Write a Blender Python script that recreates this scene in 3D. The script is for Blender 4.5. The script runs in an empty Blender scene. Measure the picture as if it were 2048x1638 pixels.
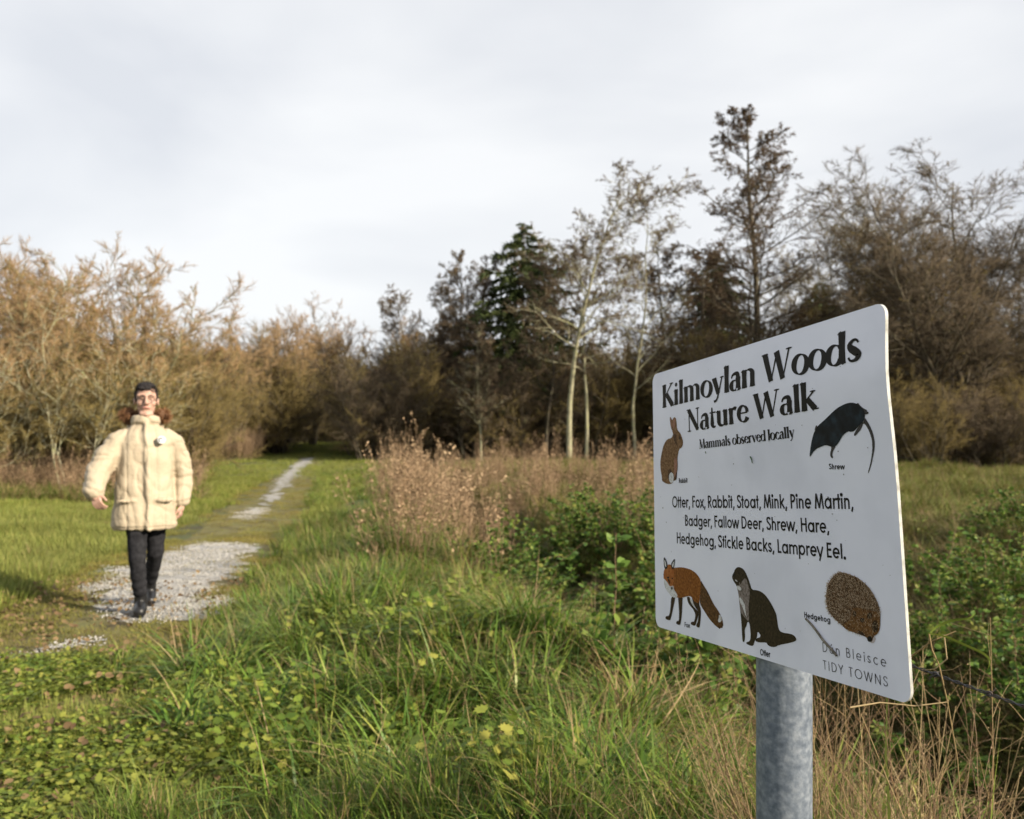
import bpy, bmesh, math, random
import numpy as np
from mathutils import Vector, noise as mnoise

# ------------------------------------------------------------------ camera, sky, sun, exposure
SC = bpy.context.scene
COL = SC.collection
FPX, CX, HOR, CAMZ = 1750.0, 1024.0, 875.0, 1.42       # focal length in px of the 2048 wide photo, horizon row
cam_d = bpy.data.cameras.new('camera'); cam = bpy.data.objects.new('camera', cam_d); COL.objects.link(cam)
cam.location = (0, 0, CAMZ); cam.rotation_euler = (math.radians(90), 0, 0)
cam_d.sensor_width = 36; cam_d.lens = 36 * FPX / 2048
cam_d.shift_y = (HOR - 819) / 2048
cam_d.clip_start = 0.05; cam_d.clip_end = 3000
cam_d.dof.use_dof = True; cam_d.dof.focus_distance = 1.22; cam_d.dof.aperture_fstop = 8.0
SC.camera = cam

SUN_DIR = Vector((0.86, -0.51, 0.0)).normalized()      # horizontal direction towards the sun
SUN_EL = math.radians(25)
world = bpy.data.worlds.new('World'); SC.world = world; world.use_nodes = True
wn = world.node_tree.nodes; wl = world.node_tree.links
for n in list(wn): wn.remove(n)
def N(tree, typ, **kw):
    n = tree.nodes.new(typ)
    for k, v in kw.items():
        if k.startswith('i_'):
            n.inputs[k[2:].replace('_', ' ')].default_value = v
        else: setattr(n, k, v)
    return n
wt = world.node_tree
sky = N(wt, 'ShaderNodeTexSky', sky_type='NISHITA'); sky.sun_disc = False
sky.sun_elevation = SUN_EL; sky.sun_rotation = math.atan2(SUN_DIR.x, SUN_DIR.y)
sky.air_density = 1.0; sky.dust_density = 1.5
bg = N(wt, 'ShaderNodeBackground'); bg.inputs['Strength'].default_value = 0.1
wo = N(wt, 'ShaderNodeOutputWorld')
tc = N(wt, 'ShaderNodeTexCoord')
mp = N(wt, 'ShaderNodeMapping'); mp.inputs['Scale'].default_value = (1.0, 1.0, 2.6)
n1 = N(wt, 'ShaderNodeTexNoise'); n1.inputs['Scale'].default_value = 2.1; n1.inputs['Detail'].default_value = 5; n1.inputs['Roughness'].default_value = .45
n1.inputs['Distortion'].default_value = .3
r1 = N(wt, 'ShaderNodeValToRGB')
r1.color_ramp.elements[0].position = .36; r1.color_ramp.elements[0].color = (4.25, 4.37, 4.6, 1)
r1.color_ramp.elements[1].position = .62; r1.color_ramp.elements[1].color = (5.35, 5.4, 5.45, 1)
mx = N(wt, 'ShaderNodeMix', data_type='RGBA'); mx.inputs['Factor'].default_value = .93
wl.new(tc.outputs['Generated'], mp.inputs['Vector']); wl.new(mp.outputs[0], n1.inputs['Vector'])
wl.new(n1.outputs['Fac'], r1.inputs['Fac'])
wl.new(sky.outputs[0], mx.inputs['A']); wl.new(r1.outputs[0], mx.inputs['B'])
wl.new(mx.outputs['Result'], bg.inputs['Color']); wl.new(bg.outputs[0], wo.inputs['Surface'])

sun_d = bpy.data.lights.new('sun', 'SUN'); sun = bpy.data.objects.new('sun', sun_d); COL.objects.link(sun)
sun_d.energy = 5.0; sun_d.angle = math.radians(1.2); sun_d.color = (1.0, .88, .70)
sdir = Vector((SUN_DIR.x * math.cos(SUN_EL), SUN_DIR.y * math.cos(SUN_EL), math.sin(SUN_EL)))
sun.rotation_euler = sdir.to_track_quat('Z', 'Y').to_euler(); sun.location = sdir * 60

SC.view_settings.view_transform = 'Standard'; SC.view_settings.look = 'None'
SC.view_settings.gamma = 1.0; SC.view_settings.exposure = 0.9; SC.view_settings.use_curve_mapping = False
SC.render.engine = 'CYCLES'
cy = SC.cycles
cy.use_denoising = True; cy.denoiser = 'OPENIMAGEDENOISE'; cy.denoising_input_passes = 'RGB_ALBEDO_NORMAL'
cy.max_bounces = 4; cy.diffuse_bounces = 2; cy.glossy_bounces = 2; cy.transmission_bounces = 2; cy.transparent_max_bounces = 4
cy.caustics_reflective = False; cy.caustics_refractive = False
cy.use_adaptive_sampling = True; cy.adaptive_threshold = 0.02

# ------------------------------------------------------------------ helpers
def tag(o, label=None, cat=None, group=None, kind=None):
    if label: o['label'] = label
    if cat: o['category'] = cat
    if group: o['group'] = group
    if kind: o['kind'] = kind
    return o
def empty(name, loc=(0, 0, 0), rz=0):
    o = bpy.data.objects.new(name, None); COL.objects.link(o)
    o.location = loc; o.rotation_euler = (0, 0, rz); o.empty_display_size = .2
    return o
def link(name, mesh, parent=None):
    o = bpy.data.objects.new(name, mesh); COL.objects.link(o)
    if parent is not None: o.parent = parent
    return o

class MB:
    """collects triangles with a material slot each"""
    def __init__(s): s.v = []; s.f = []; s.m = []; s.n = 0
    def add(s, v, f, mat=0):
        v = np.asarray(v, dtype=np.float64).reshape(-1, 3); f = np.asarray(f, dtype=np.int64).reshape(-1, 3)
        s.v.append(v); s.f.append(f + s.n); s.m.append(np.full(len(f), mat, dtype=np.int32)); s.n += len(v)
        return s
    def mesh(s, name, mats, smooth=True):
        me = bpy.data.meshes.new(name)
        v = np.concatenate(s.v); f = np.concatenate(s.f); m = np.concatenate(s.m)
        me.vertices.add(len(v)); me.vertices.foreach_set('co', v.astype(np.float32).ravel())
        me.loops.add(len(f) * 3); me.loops.foreach_set('vertex_index', f.astype(np.int32).ravel())
        me.polygons.add(len(f)); me.polygons.foreach_set('loop_start', np.arange(0, len(f) * 3, 3, dtype=np.int32))
        me.polygons.foreach_set('material_index', m)
        me.polygons.foreach_set('use_smooth', np.full(len(f), smooth, dtype=bool))
        for x in mats: me.materials.append(x)
        me.update(calc_edges=True)
        return me

def nrm(a): return a / np.maximum(np.linalg.norm(a, axis=-1, keepdims=True), 1e-9)

def tubes(pts, r0, r1, sides=3, tip=False):
    """pts (N,k,3); radius r0 -> r1 along it"""
    pts = np.asarray(pts, float); Nn, k, _ = pts.shape
    r0 = np.broadcast_to(np.asarray(r0, float), (Nn,)); r1 = np.broadcast_to(np.asarray(r1, float), (Nn,))
    tg = nrm(np.gradient(pts, axis=1))
    mean = nrm(pts[:, -1] - pts[:, 0])
    ref = np.where(np.abs(mean[:, 2:3]) > .8, np.array([[1., .13, 0]]), np.array([[.1, 0, 1.]]))
    a = nrm(np.cross(tg, ref[:, None, :])); b = np.cross(tg, a)
    t = np.linspace(0, 1, k)[None, :, None]
    rad = r0[:, None, None] * (1 - t) + r1[:, None, None] * t
    ang = np.arange(sides) * 2 * math.pi / sides
    ring = pts[:, :, None, :] + rad[..., None] * (a[:, :, None, :] * np.cos(ang)[None, None, :, None] + b[:, :, None, :] * np.sin(ang)[None, None, :, None])
    nr = k - 1 if tip else k
    V = ring[:, :nr].reshape(Nn, nr * sides, 3)
    F = []
    for i in range(nr - 1):
        for j in range(sides):
            j2 = (j + 1) % sides
            F.append((i * sides + j, i * sides + j2, (i + 1) * sides + j2)); F.append((i * sides + j, (i + 1) * sides + j2, (i + 1) * sides + j))
    per = nr * sides
    if tip:
        V = np.concatenate([V, pts[:, -1:, :]], axis=1)
        for j in range(sides): F.append(((nr - 1) * sides + j, (nr - 1) * sides + (j + 1) % sides, per))
        per += 1
    F = np.array(F)[None] + (np.arange(Nn) * per)[:, None, None]
    return V.reshape(-1, 3), F.reshape(-1, 3)

def place(tv, tf, pos, R, s):
    """copies of a template (k,3) at pos with rotation R (N,3,3), scale s"""
    pos = np.asarray(pos); Nn = len(pos)
    V = np.einsum('nij,kj->nki', R, tv) * np.asarray(s).reshape(-1, 1, 1) + pos[:, None, :]
    F = np.asarray(tf)[None] + (np.arange(Nn) * len(tv))[:, None, None]
    return V.reshape(-1, 3), F.reshape(-1, 3)
def frames(d, rng):
    """rotation matrices whose local y axis is d, random roll"""
    d = nrm(d); q = nrm(rng.normal(size=d.shape)); x = nrm(np.cross(d, q)); z = np.cross(x, d)
    return np.stack([x, d, z], axis=-1)
def euler_R(rx, ry, rz):
    cx, sx, cy_, sy, cz, sz = np.cos(rx), np.sin(rx), np.cos(ry), np.sin(ry), np.cos(rz), np.sin(rz)
    o = np.zeros_like(cx); l = np.ones_like(cx)
    X = np.stack([l, o, o, o, cx, -sx, o, sx, cx], -1).reshape(-1, 3, 3)
    Y = np.stack([cy_, o, sy, o, l, o, -sy, o, cy_], -1).reshape(-1, 3, 3)
    Z = np.stack([cz, -sz, o, sz, cz, o, o, o, l], -1).reshape(-1, 3, 3)
    return Z @ Y @ X

# value noise in numpy
_perm = np.random.default_rng(5).random((256, 256))
def vnoise(x, y):
    x = np.asarray(x, float); y = np.asarray(y, float)
    xi = np.floor(x).astype(int); yi = np.floor(y).astype(int); fx = x - xi; fy = y - yi
    fx = fx * fx * (3 - 2 * fx); fy = fy * fy * (3 - 2 * fy)
    g = lambda i, j: _perm[i & 255, j & 255]
    return (g(xi, yi) * (1 - fx) + g(xi + 1, yi) * fx) * (1 - fy) + (g(xi, yi + 1) * (1 - fx) + g(xi + 1, yi + 1) * fx) * fy
def fbm(x, y, o=3):
    s = 0; a = .5
    for i in range(o): s = s + a * vnoise(x * 2 ** i + 7.3 * i, y * 2 ** i + 3.1 * i); a *= .5
    return s / (1 - .5 ** o)
def sst(a, b, x):
    t = np.clip((np.asarray(x, float) - a) / (b - a), 0, 1); return t * t * (3 - 2 * t)

# ------------------------------------------------------------------ materials
def pmat(name, col=(.5, .5, .5), rough=.6, metal=0., spec=.5):
    m = bpy.data.materials.new(name); m.use_nodes = True
    b = m.node_tree.nodes['Principled BSDF']
    b.inputs['Base Color'].default_value = (*col, 1); b.inputs['Roughness'].default_value = rough
    b.inputs['Metallic'].default_value = metal; b.inputs['Specular IOR Level'].default_value = spec
    return m
def ramp(t, cols, pos=None):
    r = N(t, 'ShaderNodeValToRGB'); e = r.color_ramp.elements
    k = len(cols); pos = pos or [i / (k - 1) for i in range(k)]
    while len(e) < k: e.new(.5)
    for i in range(k): e[i].position = pos[i]; e[i].color = (*cols[i], 1)
    return r
def noise_mat(name, cols, scale=5, rough=.7, detail=4, bump=0., bscale=None, pos=None, metal=0., spec=.4, coord='Object', stretch=None):
    m = pmat(name, rough=rough, metal=metal, spec=spec); t = m.node_tree; b = t.nodes['Principled BSDF']
    c = N(t, 'ShaderNodeTexCoord'); src = c.outputs[coord]
    if stretch:
        g = N(t, 'ShaderNodeMapping'); g.inputs['Scale'].default_value = stretch; t.links.new(src, g.inputs['Vector']); src = g.outputs[0]
    n = N(t, 'ShaderNodeTexNoise'); n.inputs['Scale'].default_value = scale; n.inputs['Detail'].default_value = detail
    t.links.new(src, n.inputs['Vector'])
    r = ramp(t, cols, pos or [.3 + .4 * i / (len(cols) - 1) for i in range(len(cols))]); t.links.new(n.outputs['Fac'], r.inputs['Fac']); t.links.new(r.outputs[0], b.inputs['Base Color'])
    if bump:
        n2 = N(t, 'ShaderNodeTexNoise'); n2.inputs['Scale'].default_value = bscale or scale * 3; n2.inputs['Detail'].default_value = 4
        t.links.new(src, n2.inputs['Vector'])
        bp = N(t, 'ShaderNodeBump'); bp.inputs['Strength'].default_value = bump; bp.inputs['Distance'].default_value = .02
        t.links.new(n2.outputs['Fac'], bp.inputs['Height']); t.links.new(bp.outputs[0], b.inputs['Normal'])
    return m
def leaf_mat(name, cols, rough=.5, transl=.25, patch=None, pscale=.35, spec=.12, pmix=.5):
    """leaf or blade: its own colour for each blade, drifting in patches over the ground, light passing through"""
    m = pmat(name, rough=rough, spec=spec); t = m.node_tree; b = t.nodes['Principled BSDF']; L = t.links
    g = N(t, 'ShaderNodeNewGeometry')
    r = ramp(t, cols); oi = N(t, 'ShaderNodeObjectInfo')
    ad = N(t, 'ShaderNodeMath', operation='ADD'); L.new(g.outputs['Random Per Island'], ad.inputs[0])
    mu = N(t, 'ShaderNodeMath', operation='MULTIPLY'); L.new(oi.outputs['Random'], mu.inputs[0]); mu.inputs[1].default_value = .35
    sb = N(t, 'ShaderNodeMath', operation='SUBTRACT'); L.new(mu.outputs[0], sb.inputs[0]); sb.inputs[1].default_value = .17
    L.new(sb.outputs[0], ad.inputs[1]); L.new(ad.outputs[0], r.inputs['Fac'])
    out = r.outputs[0]
    if patch:
        n = N(t, 'ShaderNodeTexNoise'); n.inputs['Scale'].default_value = pscale; n.inputs['Detail'].default_value = 3
        L.new(g.outputs['Position'], n.inputs['Vector'])
        rr = ramp(t, [(0, 0, 0), (1, 1, 1)], [.42, .62]); L.new(n.outputs['Fac'], rr.inputs['Fac'])
        mm = N(t, 'ShaderNodeMath', operation='MULTIPLY'); L.new(rr.outputs[0], mm.inputs[0]); mm.inputs[1].default_value = pmix
        x = N(t, 'ShaderNodeMix', data_type='RGBA'); L.new(mm.outputs[0], x.inputs['Factor']); L.new(out, x.inputs['A']); x.inputs['B'].default_value = (*patch, 1)
        out = x.outputs['Result']
    L.new(out, b.inputs['Base Color'])
    if transl:
        tr = N(t, 'ShaderNodeBsdfTranslucent'); L.new(out, tr.inputs['Color'])
        ms = N(t, 'ShaderNodeMixShader'); ms.inputs[0].default_value = transl
        L.new(b.outputs[0], ms.inputs[1]); L.new(tr.outputs[0], ms.inputs[2])
        L.new(ms.outputs[0], t.nodes['Material Output'].inputs['Surface'])
    return m

M = {}
M['soil'] = noise_mat('soil', [(.035, .028, .015), (.06, .065, .02), (.05, .085, .02)], scale=1.2, rough=.95, bump=.6, bscale=30)
M['gravel'] = noise_mat('gravel_bed', [(.2, .19, .17), (.3, .295, .285), (.38, .375, .365)], scale=60, rough=.95, bump=.8, bscale=120, detail=6)
M['pebble'] = leaf_mat('pebble', [(.2, .19, .17), (.38, .37, .35), (.5, .49, .47), (.3, .27, .23)], rough=.9, transl=0)
M['lawn'] = leaf_mat('lawn_blades', [(.11, .145, .028), (.17, .215, .042), (.255, .275, .06), (.35, .30, .10)], patch=(.19, .20, .065), pscale=.25, transl=.3, pmix=.5)
M['moss'] = leaf_mat('mossy_blades', [(.16, .15, .03), (.23, .20, .045), (.27, .22, .07), (.19, .13, .065)], patch=(.15, .17, .045), pscale=.5, transl=.25)
M['long'] = leaf_mat('long_grass_blades', [(.045, .09, .013), (.085, .15, .02), (.15, .22, .032), (.30, .29, .07)], patch=(.11, .14, .03), pscale=.8, transl=.28, rough=.45, spec=.18, pmix=.4)
M['lush'] = leaf_mat('lush_grass_blades', [(.045, .10, .015), (.085, .165, .022), (.165, .26, .038), (.32, .34, .075)], patch=(.12, .17, .04), pscale=1.2, transl=.3, rough=.4, spec=.25, pmix=.4)
M['dry'] = leaf_mat('straw', [(.16, .10, .045), (.27, .19, .09), (.40, .31, .17), (.2, .12, .055)], transl=.2, rough=.6)
M['drybrown'] = leaf_mat('dead_stalks', [(.12, .075, .045), (.21, .135, .08), (.32, .225, .14), (.15, .095, .06)], transl=.1, rough=.8)
M['pinkbrown'] = leaf_mat('dead_willowherb', [(.17, .11, .065), (.28, .19, .115), (.40, .29, .18), (.2, .13, .08)], transl=.15, rough=.8)
M['weed'] = leaf_mat('weed_leaves', [(.055, .095, .018), (.10, .155, .024), (.17, .23, .035), (.29, .28, .06)], patch=(.18, .19, .04), pscale=1.1, transl=.3, rough=.45)
M['rank'] = leaf_mat('rank_ditch_grass', [(.045, .06, .016), (.08, .10, .022), (.15, .12, .04), (.11, .16, .035)], patch=(.13, .10, .045), pscale=.5, transl=.25, rough=.5)
M['field'] = leaf_mat('field_blades', [(.07, .105, .02), (.12, .16, .03), (.20, .205, .05), (.26, .18, .08)], patch=(.17, .16, .05), pscale=.3, transl=.28)
M['bramble'] = leaf_mat('bramble_leaves', [(.04, .08, .018), (.07, .13, .025), (.12, .19, .035), (.2, .2, .05)], transl=.25, rough=.45)
M['fallen'] = leaf_mat('fallen_leaves', [(.07, .042, .025), (.12, .075, .04), (.2, .14, .07), (.09, .06, .045)], transl=.1, rough=.7)
def bark(name, c1, c2, c3, sc=6): return noise_mat(name, [c1, c2, c3], scale=sc, rough=.9, bump=.5, bscale=25)
M['bark_dark'] = bark('dark_bark', (.05, .04, .03), (.10, .08, .055), (.13, .12, .07))
M['bark_pale'] = bark('lichen_pale_bark', (.16, .145, .085), (.30, .28, .19), (.27, .28, .13), 5)
M['bark_olive'] = bark('olive_bark', (.10, .085, .04), (.2, .17, .08), (.26, .24, .12))
M['twig_brown'] = leaf_mat('brown_twigs', [(.05, .038, .026), (.09, .068, .045), (.15, .115, .075)], transl=0, rough=.85)
M['twig_olive'] = leaf_mat('olive_twigs', [(.10, .075, .025), (.165, .125, .045), (.24, .19, .08)], transl=0, rough=.85)
M['twig_orange'] = leaf_mat('orange_twigs', [(.20, .125, .06), (.28, .18, .09), (.36, .25, .14)], transl=0, rough=.85)
M['leaf_alder'] = leaf_mat('withered_alder_leaves', [(.07, .042, .032), (.12, .075, .05), (.18, .12, .07), (.11, .09, .035)], transl=.15, rough=.7)
M['leaf_olive'] = leaf_mat('thinning_willow_leaves', [(.12, .09, .025), (.18, .135, .035), (.25, .19, .06), (.13, .13, .035)], transl=.25, rough=.6)
M['needle'] = leaf_mat('spruce_needles', [(.024, .036, .012), (.04, .056, .018), (.065, .08, .028)], transl=.05, rough=.6)

# ------------------------------------------------------------------ the lie of the land
def x_f(y):                                             # the fence line
    y = np.asarray(y, float)
    return np.where(y < 6, .81 - .34 * (y - 1.64), -.672 - .15 * (y - 6))
def path_x(y):                                          # middle of the track
    y = np.asarray(y, float)
    return np.interp(y, [-5, 4, 7, 11, 20, 50, 65, 75, 130], [-3.2, -3.0, -3.1, -3.75, -5.4, -11.4, -13.4, -14.4, -19.])
def H(x, y):
    x = np.asarray(x, float); y = np.asarray(y, float)
    s = x - x_f(y)
    z = .95 * sst(28, 78, y)
    near = sst(60, 20, y)
    z = z + near * .22 * np.exp(-((s - .05) / .75) ** 2)                  # bank the fence stands on
    z = z - near * 1.0 * np.exp(-((s - 1.8) / .72) ** 2)                 # ditch
    z = z + near * .12 * sst(2.6, 4.5, s)
    z = z + (fbm(x * .7, y * .7) - .5) * .16 * sst(.5, 2.5, np.abs(x - path_x(y))) + (fbm(x * 3, y * 3) - .5) * .035
    z = z + near * ((fbm(x * 1.5 + 17, y * 1.5) - .5) * .52) * sst(-1.6, -.6, s) + near * (fbm(x * .75 + 3, y * .75 + 8) - .5) * .75 * sst(3.0, 5.0, s)
    far = sst(90, 300, np.hypot(x, y))
    return z + far * 2.0 * (fbm(x * .01, y * .01) - .4)
def GP(px, py):                                         # where the view through a pixel meets the land
    d = 1.5
    dx = (px - CX) / FPX; dz = -(py - HOR) / FPX
    lo = 1.0
    ds = np.concatenate([np.linspace(1, 20, 600), np.linspace(20, 120, 1200)])
    z = CAMZ + dz * ds - H(dx * ds, ds)
    k = np.argmax(z < 0) if (z < 0).any() else len(ds) - 1
    d = ds[k]
    return np.array([dx * d, d])
def P3(px, py, d): return np.array([(px - CX) / FPX * d, d, CAMZ - (py - HOR) / FPX * d])

def axis(a, b, core0, core1, fine, ratio=1.12):
    c = list(np.arange(core0, core1, fine)); st = fine; v = c[-1]
    while v < b: st *= ratio; v += st; c.append(v)
    st = fine; v = c[0]; pre = []
    while v > a: st *= ratio; v -= st; pre.append(v)
    return np.array(pre[::-1] + c)
gx = axis(-700, 700, -6, 6, .09, 1.035); gy = axis(-300, 900, 0, 12, .09, 1.03)
GX, GY = np.meshgrid(gx, gy); GZ = H(GX, GY)
nx, ny = len(gx), len(gy)
ii = (np.arange(ny - 1)[:, None] * nx + np.arange(nx - 1)[None]).ravel()
gf = np.concatenate([np.stack([ii, ii + 1, ii + nx + 1], 1), np.stack([ii, ii + nx + 1, ii + nx], 1)])
b = MB().add(np.stack([GX, GY, GZ], -1), gf)
ground = tag(link('ground', b.mesh('ground', [M['soil']])), 'mossy soil of the meadow, bank and ditch under the grass', 'ground', kind='structure')

# the worn track itself: trodden moss and mud, a little sunk
M['worn'] = noise_mat('trodden_moss_and_mud', [(.05, .04, .022), (.10, .085, .03), (.13, .12, .04), (.09, .10, .03)], scale=3.2, rough=.95, bump=.7, bscale=45, detail=6)
ty = axis(2.4, 90, 3, 20, .12, 1.02); ty = ty[(ty > 2.4) & (ty < 92)]; tu = np.linspace(-1, 1, 17)
TU, TY = np.meshgrid(tu, ty); wv = .75 + .25 * fbm(TY * .5, TU * 0 + 3); TX = path_x(TY) + TU * wv + (fbm(TY * .9, TU * 0 + 9) - .5) * .35
kk = (np.arange(len(ty) - 1)[:, None] * 17 + np.arange(16)[None]).ravel()
tag(link('track', MB().add(np.stack([TX, TY, H(TX, TY) + .006 - .012 * np.abs(TU) ** 4], -1), np.concatenate([np.stack([kk, kk + 1, kk + 18], 1), np.stack([kk, kk + 18, kk + 17], 1)])).mesh('track', [M['worn']])), 'trodden mossy track leading into the wood', 'track', kind='structure')

# gravel showing through the track
def inpoly(poly, x, y):
    poly = np.asarray(poly); c = np.zeros(np.shape(x), bool); j = len(poly) - 1
    for i in range(len(poly)):
        xi, yi = poly[i]; xj, yj = poly[j]
        c ^= ((yi > y) != (yj > y)) & (x < (xj - xi) * (y - yi) / (yj - yi + 1e-12) + xi); j = i
    return c
def smooth_poly(p, it=2):
    p = np.asarray(p, float)
    for _ in range(it):
        q = np.roll(p, -1, 0); p = np.stack([p * .75 + q * .25, p * .25 + q * .75], 1).reshape(-1, 2)
    return p
GRAVEL_PX = [
    ([(165, 1190), (225, 1150), (320, 1115), (390, 1085), (505, 1088), (500, 1120), (450, 1160), (425, 1195), (480, 1215), (470, 1238), (380, 1236), (300, 1246), (215, 1232), (190, 1212)], 'bare pale gravel of the track under the walking person'),
    ([(40, 1316), (90, 1292), (190, 1280), (255, 1288), (180, 1304), (110, 1316)], 'small gravelly spot in the moss at the near left edge of the track'),
    ([(466, 1036), (486, 1018), (530, 1016), (524, 1032), (490, 1042)], 'tiny bare gravel spot midway along the track'),
    ([(505, 1012), (530, 988), (558, 952), (580, 930), (600, 918), (636, 914), (620, 932), (600, 948), (582, 972), (562, 1000), (544, 1014)], 'long strip of pale gravel where the track nears the wood'),
]
GRAVEL = []
for k, (pp, lab) in enumerate(GRAVEL_PX):
    pg = np.array([GP(*q) for q in pp]); GRAVEL.append(pg)
    pg = smooth_poly(pg)
    x0, y0 = pg.min(0) - .3; x1, y1 = pg.max(0) + .3
    st = .05 if k < 2 else .12
    ax = np.arange(x0, x1, st); ay = np.arange(y0, y1, st); AX, AY = np.meshgrid(ax, ay)
    jx = (vnoise(AX * 4, AY * 4) - .5) * .45 + (vnoise(AX * 14, AY * 14) - .5) * .22; jy = (vnoise(AX * 4 + 9, AY * 4) - .5) * .3
    ins = inpoly(pg, AX + jx, AY + jy)
    cell = ins[:-1, :-1] & ins[1:, :-1] & ins[:-1, 1:] & ins[1:, 1:]
    nn = len(ax); idx = (np.arange(len(ay) - 1)[:, None] * nn + np.arange(nn - 1)[None])[cell]
    f = np.concatenate([np.stack([idx, idx + 1, idx + nn + 1], 1), np.stack([idx, idx + nn + 1, idx + nn], 1)])
    used, inv = np.unique(f, return_inverse=True)
    V = np.stack([AX.ravel(), AY.ravel(), (H(AX, AY) + .012).ravel()], 1)[used]
    tag(link('gravel_path', MB().add(V, inv.reshape(-1, 3)).mesh('gravel_path', [M['gravel']])), lab, 'path', kind='structure')
def on_gravel(x, y):
    r = np.zeros(np.shape(x), bool)
    jx = (vnoise(x * 4, y * 4) - .5) * .35; jy = (vnoise(x * 4 + 9, y * 4) - .5) * .35
    for g in GRAVEL: r |= inpoly(g, x + jx, y + jy)
    return r
# ------------------------------------------------------------------ the sign
DL, DR = 1.6, 1.0                                       # distance of the far and the near edge of the plate
def edge_left(v):                                       # v 0 bottom .. 1 top
    y = 1252 + (750 - 1252) * v; x = 1311.6 + (1305 - 1311.6) * v
    return np.stack([(x - CX) / FPX * DL, np.full_like(v, DL), CAMZ - (y - HOR) / FPX * DL], -1)
def edge_right(v):
    y = 1410 + (603 - 1410) * v
    x = np.interp(y, [603, 680, 740, 790, 850, 910, 980, 1100, 1250, 1420], [1770.8, 1770.5, 1771.3, 1774.8, 1781.5, 1788, 1794, 1802.3, 1812.4, 1823.8])
    return np.stack([(x - CX) / FPX * DR, np.full_like(v, DR), CAMZ - (y - HOR) / FPX * DR], -1)
def S(u, v):
    u = np.asarray(u, float); v = np.asarray(v, float)
    return edge_left(v) * (1 - u)[..., None] + edge_right(v) * u[..., None]
def Sn(u, v):
    e = 2e-2
    n = np.cross(S(u + e, v) - S(u - e, v), S(u, np.minimum(v + e, 1)) - S(u, np.maximum(v - e, 0)))
    return nrm(n)
_uu, _vv = np.meshgrid(np.linspace(0, 1, 3), np.linspace(0, 1, 3))
_flip = -1.0 if (Sn(_uu, _vv)[1, 1] @ np.array([0.3, 1, 0])) > 0 else 1.0
def onsign(u, v, off): return S(u, v) + _flip * Sn(u, v) * off
def UV(px, py):
    """pixel -> place on the plate"""
    px = np.atleast_1d(np.asarray(px, float)); py = np.atleast_1d(np.asarray(py, float))
    u = np.full_like(px, .5); v = np.full_like(px, .5)
    def proj(u, v):
        p = S(u, v); return CX + p[..., 0] / p[..., 1] * FPX, HOR - (p[..., 2] - CAMZ) / p[..., 1] * FPX
    for _ in range(25):
        x, y = proj(u, v); e = 1e-3
        xu, yu = proj(u + e, v); xv, yv = proj(u, v + e)
        a, b_, c, d = (xu - x) / e, (xv - x) / e, (yu - y) / e, (yv - y) / e
        det = a * d - b_ * c; rx, ry = px - x, py - y
        u = np.clip(u + (d * rx - b_ * ry) / det, -.1, 1.1); v = np.clip(v + (-c * rx + a * ry) / det, -.1, 1.1)
    return u, v
SW = float(np.linalg.norm(S(1, .5) - S(0, .5))); SH = float(np.linalg.norm(S(.5, 1.) - S(.5, 0.)))

M['sign_white'] = noise_mat('weathered_white_sign_face', [(.64, .66, .78), (.71, .73, .855), (.74, .76, .88)], scale=9, rough=.3, spec=.55, detail=7)
M['sign_edge'] = noise_mat('raw_plate_edge', [(.22, .22, .2), (.42, .42, .4), (.5, .5, .48)], scale=60, rough=.6)
M['print_black'] = pmat('printed_black', (.012, .011, .010), .5, spec=.12)
M['galv'] = noise_mat('galvanised_steel', [(.10, .122, .16), (.155, .182, .225), (.235, .262, .305)], scale=95, rough=.5, metal=.3, detail=3, bump=.08, bscale=80, spec=.5)
M['dirt'] = pmat('dirt_specks', (.06, .05, .035), .8)
M['greenbit'] = pmat('stuck_grass_bit', (.04, .09, .03), .7)
def fur(name, c1, c2, c3, sc=260, st=(1, 1, 1)): return noise_mat(name, [c1, c2, c3], scale=sc, rough=.5, detail=5, stretch=st, spec=.12)
M['fox_orange'] = fur('printed_fox_fur', (.10, .030, .006), (.19, .065, .012), (.27, .11, .03))
M['fox_head'] = fur('printed_fox_head', (.2, .055, .012), (.3, .10, .025), (.36, .15, .05))
M['fox_dark'] = fur('printed_fox_dark', (.012, .009, .006), (.03, .018, .01), (.055, .03, .014))
M['fox_tail'] = fur('printed_fox_tail', (.03, .016, .008), (.085, .04, .014), (.15, .08, .035))
M['cream'] = fur('printed_pale_fur', (.33, .32, .31), (.55, .55, .55), (.62, .63, .64))
M['otter_dark'] = fur('printed_otter_fur', (.016, .012, .006), (.03, .022, .012), (.05, .034, .02))
M['otter_light'] = fur('printed_otter_chest', (.08, .065, .055), (.17, .14, .125), (.27, .24, .225))
M['rabbit'] = fur('printed_rabbit_fur', (.07, .035, .013), (.15, .08, .035), (.25, .15, .075))
M['rabbit_ear'] = fur('printed_rabbit_ear', (.19, .09, .06), (.26, .13, .09), (.3, .17, .12))
M['shrew'] = fur('printed_shrew_fur', (.006, .007, .008), (.010, .013, .017), (.02, .033, .045), 60)
M['shrew_limb'] = pmat('printed_shrew_tail', (.018, .014, .018), .45)
M['hog_base'] = fur('printed_hedgehog_base', (.03, .015, .008), (.07, .035, .018), (.11, .06, .03))
M['hog_face'] = fur('printed_hedgehog_face', (.06, .025, .008), (.13, .06, .02), (.2, .11, .045))
M['hog_spine'] = leaf_mat('printed_hedgehog_spines', [(.05, .025, .012), (.2, .12, .065), (.36, .26, .17), (.45, .36, .26)], transl=0, rough=.5, spec=.12)
M['pinkgrey'] = pmat('printed_soft_shadow', (.42, .37, .38), .4)

sign = empty('information_sign', (0, 0, 0))
tag(sign, 'white information sign about local mammals on a galvanised round post', 'sign')
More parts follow.
